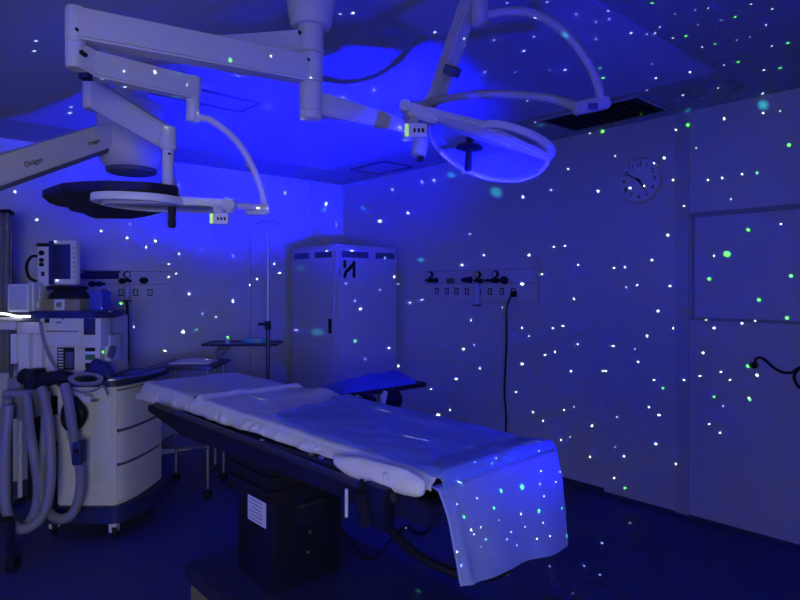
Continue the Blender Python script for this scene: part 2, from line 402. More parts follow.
def stroke2(pts, w=.034):
    for a, c in zip(pts, pts[1:]):
        a = P(*a, Y=y0-.0095); c = P(*c, Y=y0-.0095); dv = (c-a); L = dv.length; dv.normalize()
        box(bm, 0, (L+w*.5, w, .002), M=frame_matrix((a+c)/2, dv, Vector((0, -1, 0)).cross(dv), Vector((0, -1, 0))))
stroke2([(344.8, 261), (344.8, 267.2)]); stroke2([(354, 261.8), (354, 277)]); stroke2([(354, 263.5), (349.5, 268.5), (346, 272), (344.6, 277)])
obj('painted_mark', bm, 'ink', fd, False)

# ------------------------------------------------------------------ drip stand
b0 = P(268, 220, d=4.8); bx, by = b0.x, b0.y
t = thing('drip_stand', 'slim steel drip stand beside the glass tray', 'drip stand', (bx, by, 0))
bm = B(); cyl(bm, (bx, by, .08), (bx, by, 1.25), .016, 14); obj('pole', bm, 'dark_steel', t)
bm = B(); cyl(bm, (bx, by, 1.25), (bx, by, 2.08), .010, 12); obj('upper_rod', bm, 'steel', t)
bm = B(); cyl(bm, (bx, by, 1.22), (bx, by, 1.29), .024, 14); obj('collar', bm, 'black_paint', t)
bm = B(); tube(bm, [(bx, by, 1.265), Vector((bx, by, 1.265))-ER*.06], .012, 10); lathe(bm, [(.018, 0), (.02, .01), (.012, .02)], 12, Matrix.Translation(Vector((bx, by, 1.255))-ER*.062)); obj('clamp_knob', bm, 'black_paint', t)
bm = B()
for s in (-1, 1):
    o = Vector((bx, by, 2.07))
    tube(bm, [o, o+ER*.03*s+Vector((0, 0, .012)), o+ER*.06*s+Vector((0, 0, .005)), o+ER*.075*s+Vector((0, 0, -.02)), o+ER*.085*s+Vector((0, 0, .0))], .005, 8, 5)
obj('hook', bm, 'steel', t)
for k in range(5):
    a = k*2*PI/5+.3; e = Vector((bx+.28*math.cos(a), by+.28*math.sin(a), .07))
    bm = B(); tube(bm, [(bx, by, .11), e], [.016, .011], 10); l = obj('leg', bm, 'dark_steel', t)
    bm = B(); M = Matrix.Translation((e.x, e.y, .03)) @ Matrix.Rotation(a, 4, 'Z') @ Matrix.Rotation(PI/2, 4, 'X'); lathe(bm, [(.024, -.012), (.03, -.006), (.03, .006), (.024, .012)], 16, M)
    cyl(bm, (e.x, e.y, .035), (e.x, e.y, .075), .008, 8); obj('caster', bm, 'black_rubber', l)

# ------------------------------------------------------------------ instrument stand with tray
c0 = P(242, 346, d=5.05); zt = 1.075
tx0, tx1 = -.28, .27
def T(u, w, z): return c0.xy.to_3d()+ER*u+ED*w+Vector((0, 0, z))
foot = T(-.24, .0, 0)
t = thing('instrument_stand', 'glass topped instrument stand behind the head of the operating table', 'tray stand', foot)
bm = B()
poly = [(-.28, -.10), (.27, -.10), (.30, -.07), (.30, .20), (.27, .23), (-.28, .23), (-.31, .20), (-.31, -.07)]
prism(bm, poly, .012, Matrix.Translation(T(0, 0, zt)) @ Matrix.Rotation(TH, 4, 'Z')); obj('tray', bm, 'screen_glass', t, False)
bm = B(); tube(bm, [T(u, w, zt+.012) for u, w in poly], .008, 8, closed=True); obj('rim', bm, 'dark_steel', t)
bm = B()
tube(bm, [T(-.24, .06, .06), T(-.24, .06, .80), T(-.25, .06, .92), T(-.22, .06, 1.03), T(-.14, .06, 1.06)], .016, 12, 6); obj('post', bm, 'steel', t)
bm = B(); tube(bm, [T(-.24, .05, .88), T(-.2, .05, .97), T(-.1, .05, 1.065)], .01, 10, 5); obj('brace', bm, 'steel', t)
bm = B()
for s in (-1, 1):
    tube(bm, [T(-.24, .06, .06), T(-.24+.2, .06+.16*s, .05)], .016, 10)
tube(bm, [T(-.24, -.1, .05), T(-.24, .22, .05)], .016, 10); obj('base', bm, 'dark_steel', t)
bm = B(); k0 = T(.10, .03, zt+.016)
rng = 24; prof = []
for i in range(rng):
    a = 2*PI*i/rng; rr = 1-.22*max(0, math.cos(a-PI/2))**2
    prof.append((.105*math.cos(a)*1.0, .05*math.sin(a)*rr+.0))
prism(bm, prof, .035, Matrix.Translation(k0) @ Matrix.Rotation(TH, 4, 'Z'), .004)
tag(obj('kidney_dish', bm, 'teal_glass'), 'teal kidney dish lying on the glass tray', 'dish')
bm = B(); M = Matrix.Translation(T(-.12, .0, zt+.0125)); lathe(bm, [(.018, 0), (.02, .004), (.02, .04), (.008, .052), (.008, .065)], 16, M)
tag(obj('vial', bm, 'clear_plastic'), 'small clear vial standing on the glass tray', 'vial')

# ------------------------------------------------------------------ low side table
o = P(181, 368, d=4.45); zt = .965
def S(u, w, z): return o.xy.to_3d()+ER*u+ED*w+Vector((0, 0, z))
t = thing('side_table', 'low steel side table between the machine and the operating table head', 'table', S(0, .2, 0))
bm = B(); box(bm, S(-.0, .22, zt), (.47, .50, .024), TH, .004); obj('tabletop', bm, 'dark_steel', t)
bm = B(); box(bm, S(0, .22, .38), (.42, .44, .018), TH, .003); obj('shelf', bm, 'dark_steel', t)
for u in (-.19, .19):
    for w in (.02, .42):
        bm = B(); cyl(bm, S(u, w, .075), S(u, w, zt-.01), .014, 12); l = obj('leg', bm, 'steel', t)
        bm = B(); lathe(bm, [(.026, -.012), (.034, -.006), (.034, .006), (.026, .012)], 16, Matrix.Translation(S(u, w, .034)) @ Matrix.Rotation(PI/2, 4, 'X')); cyl(bm, S(u, w, .03), S(u, w, .08), .01, 8); obj('caster', bm, 'black_rubber', l)
bm = B()                                # crumpled cloth on the table
g = []
for j in range(10):
    row = []
    for i in range(14):
        u = -.13+.30*i/13; w = .10+.26*j/9
        hgt = .03*math.sin(PI*i/13)*math.sin(PI*j/9)*(.8+.5*noise.noise(Vector((u*14, w*14, 0))))
        row.append(bm.verts.new(S(u, w, zt+.014+max(hgt, 0))))
    g.append(row)
for j in range(9):
    for i in range(13): bm.faces.new((g[j][i], g[j][i+1], g[j+1][i+1], g[j+1][i]))
c = tag(obj('folded_cloth', bm, 'sheet_cotton'), 'pale folded cloth on the low steel side table', 'cloth')
m_ = c.modifiers.new('s', 'SOLIDIFY'); m_.thickness = .006; m_.offset = 1
# ------------------------------------------------------------------ operating table (runs along Y)
tab = thing('operating_table', 'black operating table on a boxed pedestal in the middle of the room', 'operating table', (1.52, 2.35, 0))
def hem(y): return .962-.050*max(0, min(1, (y-1.3)/2.1))     # the frame sits lower at the head
for name, a, c in (('leg_pad', 1.27, 2.05), ('seat_pad', 2.06, 2.85), ('head_pad', 2.86, 3.72)):
    bm = B(); bxx(bm, 1.275, 1.825, a, c, .93, .992, .02); obj(name, bm, 'black_rubber', tab)
bm = B()
bxx(bm, 1.25, 1.85, 1.28, 3.50, .895, .929, .006); obj('deck', bm, 'black_paint', tab)
def rail_side(x0, x1, y0=1.22):
    b = B()
    v = [(1.25, .90), (1.25, .965), (3.45, .90), (3.45, .83)]
    M = frame_matrix(Vector((x0, 0, 0)), Vector((0, 1, 0)), Vector((0, 0, 1)), Vector((1, 0, 0)))
    prism(b, [(y0, .875), (y0, .935), (1.5, .955), (3.1, .90), (3.46, .90), (3.46, .865), (3.0, .815), (1.6, .855)], x1-x0, M, .004)
    return b
obj('side_frame', rail_side(1.195, 1.235), 'black_paint', tab)
obj('side_frame', rail_side(1.852, 1.880, 1.40), 'black_paint', tab)
bm = B(); bxx(bm, 1.175, 1.187, 1.35, 3.3, .915, .94, .003)
for yy in (1.45, 2.0, 2.6, 3.2): bxx(bm, 1.186, 1.196, yy-.02, yy+.02, .915, .935)
obj('accessory_rail', bm, 'dark_steel', tab)
# near rail clamps; bars whitened to stand in for chrome's bright reflection
q = P(378, 481, X=1.17)
bm = B(); bxx(bm, 1.150, 1.194, q.y-.05, q.y+.05, .83, .955, .008); obj('clamp', bm, 'dark_cover', tab)
a, c = P(346.5, 489, X=1.165), P(346.5, 517, X=1.165)
bm = B(); cyl(bm, a, c, .0055, 12); obj('chrome_bar', bm, 'white_plastic', tab, label='bright upright bar under the table rail')
a, c = P(385, 473, X=1.168), P(385, 480, X=1.168)
bm = B(); cyl(bm, a, c, .005, 12); obj('chrome_bar', bm, 'white_plastic', tab, label='short bright bar at the clamp')
for x, y in ((213, 423), (241, 430), (262, 434.5), (311, 449), (321, 452)):
    bm = B(); p_ = P(x, y+6, X=1.183); box(bm, p_, (.012, .022, .008), 0, .003); obj('rail_bolt', bm, 'chrome', tab)
# pedestal
bm = B(); bxx(bm, 1.315, 1.68, 2.30, 2.62, .24, .63, .012); obj('pedestal_box', bm, 'dark_cover', tab)
bm = B()
for i in range(8):
    z = .632+i*.030; e = .012 if i % 2 else 0
    bxx(bm, 1.29-e, 1.70+e, 2.27-e, 2.64+e, z, z+.030, .004)
obj('bellows', bm, 'black_rubber', tab)
bm = B(); bxx(bm, 1.36, 1.62, 2.0, 2.9, .855, .895, .01); obj('head_bracket', bm, 'black_paint', tab)
bm = B(); bxx(bm, 1.42, 1.60, 2.292, 2.300, .50, .60, .004); pl = obj('control_recess', bm, 'black_paint', tab)
bm = B(); bxx(bm, 1.44, 1.58, 2.286, 2.294, .585, .592, .002); obj('recess_edge', bm, 'steel', pl)
bm = B(); cyl(bm, (1.50, 2.297, .462), (1.50, 2.290, .462), .007, 12); obj('status_lamp', bm, 'green_plastic', tab)
bm = B(); cyl(bm, (1.49, 2.297, .375), (1.49, 2.290, .375), .006, 12); obj('button', bm, 'yellow_card', tab)
# sticker on the pedestal's side
bm = B(); box(bm, (1.313, 2.435, .565), (.003, .16, .115)); st = obj('sticker', bm, 'paper', tab, False, label='white printed sticker')
bm = B()
for i in range(6):
    w = (.11, .12, .09, .12, .10, .12)[i]
    box(bm, (1.311, 2.435+.005*(i % 2), .605-.017*i), (.002, w, .004))
obj('print_lines', bm, 'grey_ink', st, False)
bm = B(); bxx(bm, 1.16, 1.96, 1.62, 2.86, .15, .235, .02); bxx(bm, 1.24, 1.88, 1.72, 2.78, .06, .16, .015); obj('base', bm, 'base_paint', tab)
for x in (1.22, 1.90):
    for y in (1.72, 2.74):
        bm = B(); lathe(bm, [(.045, -.022), (.055, -.014), (.055, .014), (.045, .022)], 20, Matrix.Translation((x, y, .055)) @ Matrix.Rotation(PI/2, 4, 'Y'))
        bxx(bm, x-.012, x+.012, y-.03, y+.03, .08, .16); obj('caster', bm, 'black_rubber', tab)
bm = B(); bxx(bm, 1.165, 1.185, 2.55, 2.80, .02, .15, .004); obj('base_flap', bm, 'yellow_card', tab)
# arm board with blue pad, reaching out from the far side
bm = B(); bxx(bm, 1.80, 2.50, 2.58, 2.74, .965, .995, .006); ab = obj('arm_board', bm, 'black_paint', tab)
bm = B(); g = []
for j in range(13):
    row = []
    for i in range(33):
        x = 1.86+.56*i/32; y = 2.565+.22*j/12; e = min(1, min(i, 32-i)/3., min(j, 12-j)/2.5)
        z = .997+(.012+.055*(.6+.4*i/32)*(1-abs(j-6)/9))*e**.5+.010*noise.noise(Vector((x*9, y*16, 2)))*e+.012*math.exp(-((j-4-i*.12)/.8)**2)*e
        row.append(bm.verts.new((x, y, z)))
    g.append(row)
for j in range(12):
    for i in range(32): bm.faces.new((g[j][i], g[j][i+1], g[j+1][i+1], g[j+1][i]))
bm.faces.new([g[0][i] for i in range(33)]+[g[j][32] for j in range(1, 13)]+[g[12][i] for i in range(31, -1, -1)]+[g[j][0] for j in range(11, 0, -1)])
obj('arm_pad', bm, 'pad_vinyl', ab, label='blue vinyl pad')
for s in (-1, 1):
    bm = B(); box(bm, 0, (.035, .03, .10), M=Matrix.Translation((2.08+.09*s, 2.59, .93)) @ Matrix.Rotation(.25*s, 4, 'Y'), bev=.006); obj('bracket', bm, 'white_plastic', ab)
for a, c, r_ in (((2.08, 2.585, .925), (2.08, 2.62, .925), .042), ((2.20, 2.62, .915), (2.30, 2.62, .915), .05)):
    bm = B(); cyl(bm, a, c, r_, 20); obj('joint_knob', bm, 'black_paint', ab)

# ------------------------------------------------------------------ sheet on the mattress
def sheet_z(u, y):
    z = 1.0 + .020*math.exp(-((y-2.93)/.035)**2) - .012*math.exp(-((y-3.02)/.05)**2)
    z += .022*math.exp(-((y-2.66)/.12)**2)*max(0, min(1, (u-1.55)/.25))
    z += .0045*noise.noise(Vector((u*7, y*5, 1.3)))+.003*noise.noise(Vector((u*19, y*12, 4.1)))
    z += .010*math.exp(-((u-1.46-.35*(y-2.9))/.03)**2)*math.exp(-((y-2.86)/.18)**2)
    return z
rf = random.Random(3)
FOLDS = [(1.75+1.75*i/15+rf.uniform(-.05, .05), rf.uniform(-.06, .06), rf.uniform(.009, .018), rf.uniform(.008, .018)) for i in range(16)]
def sheet_pt(s, y):
    # s in 0..1 across: near hem, near edge, top, far edge, far hem
    yy = y
    hb = hem(yy)+.003*math.sin(yy*9)-.02*max(0, (y-3.0)/.6)
    wob = .0035*math.sin(yy*31+2*math.sin(yy*7))+.004*noise.noise(Vector((yy*16, s*3, 2.)))
    if s < .25:
        wob -= sum(a*math.exp(-((yy-c-sl*(s/.25))/w)**2) for c, sl, w, a in FOLDS)*(.15+1.1*math.sin(PI*min(1, s/.25)))
        k = s/.25; k2 = k*k*(3-2*k)*.35+k*.65
        x = 1.238+.017*k + wob*(1-k)*1.2 - .018*math.sin(PI*k)*.4
        z = hb+(sheet_z(1.27, yy)-.012-hb)*k2
        return Vector((x, y, z))
    if s < .32:
        k = (s-.25)/.07; a = k*PI/2
        return Vector((1.255+.02*(1-math.cos(a)), y, sheet_z(1.275, yy)-.012+.012*math.sin(a)))
    if s <= .75:
        k = (s-.32)/.43; u = 1.275+.55*k
        return Vector((u, y, sheet_z(u, yy)))
    k = (s-.75)/.25
    x = 1.825+.022*min(1, k*3); z = sheet_z(1.825, yy)-.09*k*k*(1 if k > .1 else .5)
    return Vector((x, y, z))
bm = B(); NU, NV = 70, 300; g = []
for j in range(NV+1):
    y = 1.262+(3.77-1.262)*j/NV
    row = []
    for i in range(NU+1):
        p_ = sheet_pt(i/NU, y)
        e = max(0, (y-3.67)/.10)          # roll the head end down
        e2 = max(0, (y-3.42)/.18)
        p_.z = p_.z-.055*e*e*(3-2*min(e, 1)) if p_.z > .93 else p_.z
        row.append(bm.verts.new(p_))
    g.append(row)
for lv in range(1, 5):                     # head end tucked under the pad
    row = []
    for i in range(NU+1):
        b_ = g[NV][i].co.copy(); b_.z = max(b_.z-.016*lv, .90); b_.y += .004*math.sin(lv*1.2)-(.012 if lv > 2 else 0)
        row.append(bm.verts.new(b_))
    g.append(row)
for j in range(len(g)-1):
    for i in range(NU): bm.faces.new((g[j][i], g[j][i+1], g[j+1][i+1], g[j+1][i]))
sh = tag(obj('bed_sheet', bm, 'sheet_cotton', sharp=180), 'white cotton sheet covering the whole operating table mattress', 'sheet')
m_ = sh.modifiers.new('s', 'SOLIDIFY'); m_.thickness = .003; m_.offset = -1

# blue drape laid over the foot half, lipping over the end
bm = B(); NU, NV = 60, 110; g = []
for j in range(NV+1):
    row = []
    for i in range(NU+1):
        k = i/NU; u = 1.262+(1.848-1.262)*k
        ystart = 2.30+.16*k+.02*math.sin(k*17)+.012*math.sin(k*41)
        s = j/NV; L = (ystart-1.245)
        dist = s*(L+.05)
        y = ystart-dist if dist < L else 1.245-.008
        uu = u
        if k < .3: uu = u+(.07*(1-k/.3))*math.exp(-((y-2.35)/.12)**2)*1.0
        z = sheet_z(min(max(uu, 1.275), 1.825), max(y, 1.262))+.006
        z += .006*math.exp(-((s-.02)/.02)**2)
        z += .004*noise.noise(Vector((uu*9, y*4, 9)))+.006*max(0, math.sin((uu-1.3)*9-(y*1.3)))**6
        if k < .06: z -= .02*(1-k/.06)**2
        if k > .94: z -= .035*((k-.94)/.06)**2*(1+.6*math.sin(y*11)); uu += .012*math.sin(y*8)*((k-.94)/.06)
        if y < 1.36: z += .010*math.sin((1.36-y)/.115*PI/2)
        if dist >= L: z -= (dist-L); 
        row.append(bm.verts.new((uu, y, z)))
    g.append(row)
for j in range(NV):
    for i in range(NU): bm.faces.new((g[j][i], g[j][i+1], g[j+1][i+1], g[j+1][i]))
dr = tag(obj('blue_drape', bm, 'drape_cloth', sharp=180), 'blue surgical drape laid flat over the foot half of the table', 'drape')
m_ = dr.modifiers.new('s', 'SOLIDIFY'); m_.thickness = .003; m_.offset = 1

# bunched pale sheet at the near foot corner
bm = B(); NU, NV = 26, 60; g = []
for j in range(NV+1):
    k = j/NV; y = 1.26+.44*k; row = []
    env = math.sin(PI*min(1, max(0, k))**.8)**.35
    for i in range(NU):
        a = 2*PI*i/NU
        rx, rz = .030*env+.002, .040*env+.003
        w = 1+.16*noise.noise(Vector((math.cos(a)*1.5, math.sin(a)*1.5, y*11)))+.10*math.sin(a*2+y*20)*(1 if k > .8 or k < .15 else .25)
        row.append(bm.verts.new((1.212+rx*w*math.cos(a), y, .962+.012*(1-k)+rz*w*math.sin(a))))
    g.append(row)
for j in range(NV):
    for i in range(NU): bm.faces.new((g[j][i], g[j][(i+1) % NU], g[j+1][(i+1) % NU], g[j+1][i]))
bm.faces.new(g[0][::-1]); bm.faces.new(g[-1])
tag(obj('bunched_sheet', bm, 'lit_cotton', sharp=180), 'rolled off-white sheet bunched at the near foot corner of the table', 'sheet')

# cloth hanging from the foot end
bm = B(); NU, NV = 60, 40; g = []
TL, TR = Vector((1.232, 1.225, .972)), Vector((1.835, 1.215, .985))
BL, BR = Vector((1.225, 1.140, .735)), Vector((1.842, 1.185, .668))
for j in range(NV+1):
    v = j/NV; row = []
    for i in range(NU+1):
        k = i/NU
        p_ = (TL*(1-k)+TR*k)*(1-v)+(BL*(1-k)+BR*k)*v
        p_.y += .010*v*math.sin(k*13+1.2)*(.5+.5*v)+.008*v*noise.noise(Vector((k*5, v*3, 3)))
        p_.y -= .018*math.sin(min(1, v*3)*PI/2)
        p_.y -= .012*math.exp(-((k-.06)/.03)**2)*v
        ret = max(0, (k-.93)/.07); p_.y += .05*ret*ret
        row.append(bm.verts.new(p_))
    g.append(row)
top = []
for i in range(NU+1):                       # upper edge tucked under the drape
    c_ = g[0][i].co.copy(); c_.y += .028; c_.z += .004; top.append(bm.verts.new(c_))
g.insert(0, top)
for j in range(len(g)-1):
    for i in range(NU): bm.faces.new((g[j][i], g[j][i+1], g[j+1][i+1], g[j+1][i]))
fc = tag(obj('hanging_cloth', bm, 'foot_cloth', sharp=180), 'pale blue cloth hanging down over the foot end of the table', 'drape')
m_ = fc.modifiers.new('s', 'SOLIDIFY'); m_.thickness = .003; m_.offset = 0

# things hanging under the near rail
q0, q1 = P(361, 493, X=1.15), P(367, 527, X=1.15)
t = thing('hand_control', 'black hand control hanging under the near table rail', 'remote control', q1)
dv = (q1-q0); L = dv.length; dv.normalize()
M = frame_matrix((q0+q1)/2, Vector((1, 0, 0)).cross(dv), Vector((1, 0, 0)), dv)
bm = B(); box(bm, 0, (.042, .03, L), M=M, bev=.012); obj('body', bm, 'black_rubber', t)
bm = B(); tube(bm, [P(362, 480, X=1.145), P(360, 486, X=1.13), q0], .006, 8, 5); obj('cord', bm, 'black_rubber', t)
bm = B()
tube(bm, [P(366, 482, X=1.165), P(369, 493, X=1.165), P(384, 520, X=1.20), P(403, 543, X=1.27), P(425, 560, X=1.34), P(447, 570, X=1.40), P(468, 577, X=1.44), P(492, 576, X=1.54), P(507, 569, X=1.60), P(519, 558, X=1.66)], .0145, 12, 8)
tag(obj('cable_hose', bm, 'black_rubber', sharp=180), 'thick black hose drooping under the foot of the table', 'hose')
bm = B()
tube(bm, [P(337, 525, z=.30), P(348, 537, z=.27), P(357, 548, z=.25), P(363, 556, z=.247), P(373, 557, z=.246), P(381, 551, z=.20), P(385, 547, z=.010), P(397, 534, z=.010), P(406, 527, z=.010), P(416, 532, z=.010), P(424, 533, z=.010), P(431, 527, z=.010), P(436, 518, z=.012), P(441, 514, z=.01)], .010, 8, 8)
tag(obj('floor_cable', bm, 'black_rubber', sharp=180), 'thin black cable winding on the floor under the table', 'cable')
# ------------------------------------------------------------------ ceiling column with three arms
def Q(x, y, d): return P(x, y, d)
DC = 2.2
col = Q(311, 60, DC); cx, cy = col.x, col.y
zz = lambda y, d=DC: H-(y-HY)*d/F
t = thing('lamp_pendant', 'beige ceiling column carrying three horizontal arms above the operating table', 'lamp pendant', (cx, cy, ZC))
M = Matrix.Translation((cx, cy, 0))
bm = B(); lathe(bm, [(.068, zz(28)), (.074, zz(25)), (.082, zz(14)), (.088, zz(2)), (.090, ZC-.012)], 40, M); obj('canopy', bm, 'lamp_enamel', t)
r = .0455
def ring(y0, y1, rr, name):
    b = B(); a, c = zz(y1), zz(y0); e = .003
    lathe(b, [(rr-e, a), (rr, a+e), (rr, c-e), (rr-e, c)], 36, M); return obj(name, b, 'lamp_enamel', t)
ring(20, 54, r, 'upper_collar'); ring(54.5, 83.5, r*.96, 'middle_collar'); lc = ring(84, 112, r*.94, 'lower_collar')
bm = B(); lathe(bm, [(.030, zz(121)), (.040, zz(119.5)), (.043, zz(115)), (.043, zz(112.5))], 36, M); obj('end_cap', bm, 'lamp_enamel', t)
for x, y in ((308.5, 59.5), (299.5, 32)):
    bm = B(); p_ = Q(x, y, DC-.0455); cyl(bm, p_+ED*.01, p_-ED*.0015, .006, 12); obj('screw_hole', bm, 'ink', t)
def arm(b, p0, p1, hh, ww, taper=1., n=14):
    # flat sided arm, tall section hh, width ww
    p0, p1 = Vector(p0), Vector(p1); dv = p1-p0; L = dv.length; dv.normalize()
    s = dv.cross(Vector((0, 0, 1))).normalized(); u = s.cross(dv)
    bb = bmesh.new(); bmesh.ops.create_cube(bb, size=1.)
    for v in bb.verts:
        k = taper if v.co.x > 0 else 1.
        v.co = Vector((v.co.x*L, v.co.y*ww*k, v.co.z*hh*k))
    bmesh.ops.bevel(bb, geom=list(bb.edges), offset=.007, segments=2, affect='EDGES')
    bb.transform(frame_matrix((p0+p1)/2, dv, s*-1, u)); merge(b, bb)
C0 = lambda y: Vector((cx, cy, zz(y)))
PV = R((75.5-CX)/F*1.82, 1.82, 0)             # pivot of the long arm
bm = B(); zl = zz(71)
arm(bm, C0(71), Vector((PV.x, PV.y, zl)), .094, .075); 
p_ = Q(296, 67, DC-.045); 
la = obj('long_arm', bm, 'arm_enamel', t)
for x in (294, 297.5):
    bm = B(); p_ = Q(x, 66.5, DC-.052); cyl(bm, p_+ED*.02, p_-ED*.002, .0035, 8); obj('screw', bm, 'ink', la)
zp = lambda y, d=1.82: H-(y-HY)*d/F
bm = B(); lathe(bm, [(.026, zp(43.5)), (.029, zp(42)), (.029, zp(10)), (.024, zp(7.5))], 28, Matrix.Translation((PV.x, PV.y, 0))); obj('arm_end', bm, 'arm_enamel', la)
p_ = Q(76.5, 29, 1.82-.03); bm = B(); cyl(bm, p_+ED*.01, p_-ED*.001, .005, 12); obj('arm_screw', bm, 'ink', la)
bm = B(); pe = Q(104, 57, 2.31); arm(bm, C0(44), Vector((pe.x, pe.y, zz(44))), .085, .07, .85); ua = obj('upper_arm', bm, 'arm_enamel', t)
PU = Vector((pe.x, pe.y, 0))
JR = Q(411, 129, 2.43)
bm = B(); arm(bm, C0(103)+Vector((0, 0, 0)), JR+Vector((0, 0, .006)), .085, .06, .62); obj('short_arm', bm, 'arm_enamel', t)

# ------------------------------------------------------------------ right surgical lamp
def arc(b, pts, r, n=12): tube(b, pts, r, n, 8)
t = thing('surgical_light', 'right surgical lamp with double curved yoke and lit keypad, above the table foot', 'surgical light', JR, 'surgical lamps above the operating table')
bm = B(); M = Matrix.Translation((JR.x, JR.y, 0)); lathe(bm, [(.030, JR.z-.045), (.036, JR.z-.04), (.036, JR.z+.05), (.03, JR.z+.055)], 28, M); obj('joint', bm, 'arm_enamel', t)
S1 = Q(478.5, -8, 2.2)
bm = B(); p0 = Q(424, 122, 2.41); p1 = Q(437, 95, 2.40); p2 = Q(472, -4, 2.22)
arm(bm, JR+Vector((0, 0, .02)), p1, .05, .05); arm(bm, p1-(p2-p1)*.05, p2, .060, .055, 1.05); sa = obj('spring_arm', bm, 'arm_enamel', t)
bm = B(); p_ = Q(452, 71, 2.31); dv = (p2-p1).normalized(); tube(bm, [p_-dv*.015, p_+dv*.015], .034, 16); obj('arm_clip', bm, 'vent_dark', sa)
bm = B(); sx = Q(480, 0, 2.2); 
lathe(bm, [(.020, zz(26)), (.030, zz(24)), (.031, zz(12)), (.029, zz(11.5)), (.029, zz(-14)), (.025, zz(-15))], 28, Matrix.Translation((sx.x, sx.y, 0))); obj('stub', bm, 'lamp_enamel', t)
bm = B(); arm(bm, p2, Vector((sx.x, sx.y, p2.z)), .07, .05); obj('arm_head', bm, 'arm_enamel', t)
bm = B(); arc(bm, [Q(482, 15, 2.2), Q(492, 14, 2.2), Q(508, 11.5, 2.2), Q(528, 12.5, 2.2), Q(548, 20, 2.2), Q(565, 33, 2.21), Q(580, 50, 2.22), Q(592, 70, 2.23), Q(599, 88, 2.24), Q(602, 106, 2.25)], .0165); obj('outer_yoke', bm, 'arm_enamel', t)
bm = B(); arm(bm, Q(574, 109, 2.24), Q(609, 102, 2.25), .045, .045); yj = obj('yoke_joint', bm, 'arm_enamel', t)
bm = B(); cbox(bm, 588, 103, 598, 109, 2.215, .01, .002); obj('joint_cover', bm, 'vent_dark', yj)
bm = B(); arc(bm, [Q(580, 109, 2.24), Q(565, 102.5, 2.30), Q(545, 97.5, 2.36), Q(520, 95, 2.42), Q(493, 94, 2.44), Q(465, 96, 2.42), Q(440, 100, 2.36), Q(420, 105, 2.28), Q(407, 107, 2.2)], .0165); obj('inner_yoke', bm, 'arm_enamel', t)
p_ = Q(408, 107.5, 2.19); bm = B()
lat(bm, .0225, .05, frame_matrix(p_-ED*.035-ER*.01, ER, Vector((0, 0, 1)), (ED*-1)) @ Matrix.Rotation(PI, 4, 'X')); obj('yoke_cap', bm, 'lamp_enamel', t)
bm = B(); arm(bm, Q(408, 110, 2.19), Q(438, 119, 2.19), .05, .05); obj('hub', bm, 'lamp_enamel', t)
# head: a spine from hub to tip, a half round lens on the far side and an open loop on the near side
def lamp_head(t, hub, tip, far, near, tilt, lens, x_loop=.42, thick=.026):
    U = (tip-hub); L = U.length; U.normalize()
    V0 = ED-U*ED.dot(U); V0.normalize(); W0 = U.cross(V0)
    if W0.z < 0: W0 = -W0
    V = V0*math.cos(tilt)+W0*math.sin(tilt); W = U.cross(V)
    if W.z < 0: W = -W
    M = frame_matrix(hub, U, V, W)
    N = 40; c_ = L*.5; rx = L*.5
    half = [(c_+rx*math.cos(PI*i/N), far*math.sin(PI*i/N)**.9) for i in range(N+1)]
    b = B(); prism(b, half, .008, M @ Matrix.Translation((0, 0, -.006)), .002); obj('lens', b, lens, t)
    b = B(); tube(b, [M @ Vector((x, y, .0)) for x, y in half], .009, 10, sq=(.010, .008)); obj('lens_rim', b, 'arm_enamel', t)
    sp = []
    for k, w in ((-.06, .030), (.10, .038), (.30, .052), (.42, .060), (.55, .050), (.75, .032), (.92, .022), (1.0, .014)): sp.append((L*k, w))
    poly = [(x, -w) for x, w in sp]+[(x, w*.55) for x, w in reversed(sp)]
    b = B(); prism(b, poly, thick, M @ Matrix.Translation((0, 0, -.004)), .006); obj('spine', b, 'lamp_enamel', t)
    l0 = L*x_loop; cx_ = (l0+L)/2; rr = (L-l0)/2
    pts = [M @ Vector((cx_-rr*math.cos(PI*i/28), -.02-near*math.sin(PI*i/28)**.75, .004)) for i in range(29)]
    b = B(); tube(b, pts, .012, 10, sq=(.013, .012)); obj('loop', b, 'lamp_enamel', t)
    return M
hub = Q(430, 117, 2.19); tip = Q(548, 160, 2.17)
Mh = lamp_head(t, hub, tip, .235, .075, math.radians(-22), 'frosted_lens')
def handle(t, Mh, x, ln=.11, cross=True, r=.014):
    b = B(); M = Mh @ Matrix.Translation((x, 0, -.002)) @ Matrix.Rotation(PI, 4, 'X')
    lathe(b, [(r*1.1, 0), (r, .012), (r*.9, ln*.5), (r, ln-.006), (r*.7, ln)], 18, M); h = obj('handle', b, 'black_rubber', t)
    if cross:
        b = B(); lathe(b, [(.014, .030), (.048, .034), (.05, .040), (.016, .044)], 24, M); obj('handle_guard', b, 'black_paint', h)
zz2 = Q(470, 140, 2.19)
# the grip hangs straight down from the disc
handle(t, Matrix.Translation(Q(470, 137, 2.22)) @ Matrix.Rotation(math.radians(5), 4, 'Y'), 0, .125)
def keypad(t, x0, y0, x1, y1, d, side=-1):
    b = B(); cbox(b, x0, y0, x1, y1, d, .02, .004); k = obj('keypad', b, 'machine_plastic', t)
    w, h = x1-x0, y1-y0
    b = B()
    for f in (.46, .64, .82):
        cbox(b, x0+w*(f-.05), y0+h*.36, x0+w*(f+.05), y0+h*.66, d-.002, .004, .001)
    obj('key', b, 'ink', k, False)
    b = B(); cbox(b, x0+w*.04, y0+h*.05, x0+w*.2, y0+h*.95, d-.002, .004, .001); obj('lit_key', b, 'lime_key', k)
keypad(t, 404, 123, 427, 137, 2.12)
bm = B(); arm(bm, Q(414, 118, 2.19), Q(414, 128, 2.15), .03, .03); obj('keypad_bracket', bm, 'lamp_enamel', t)

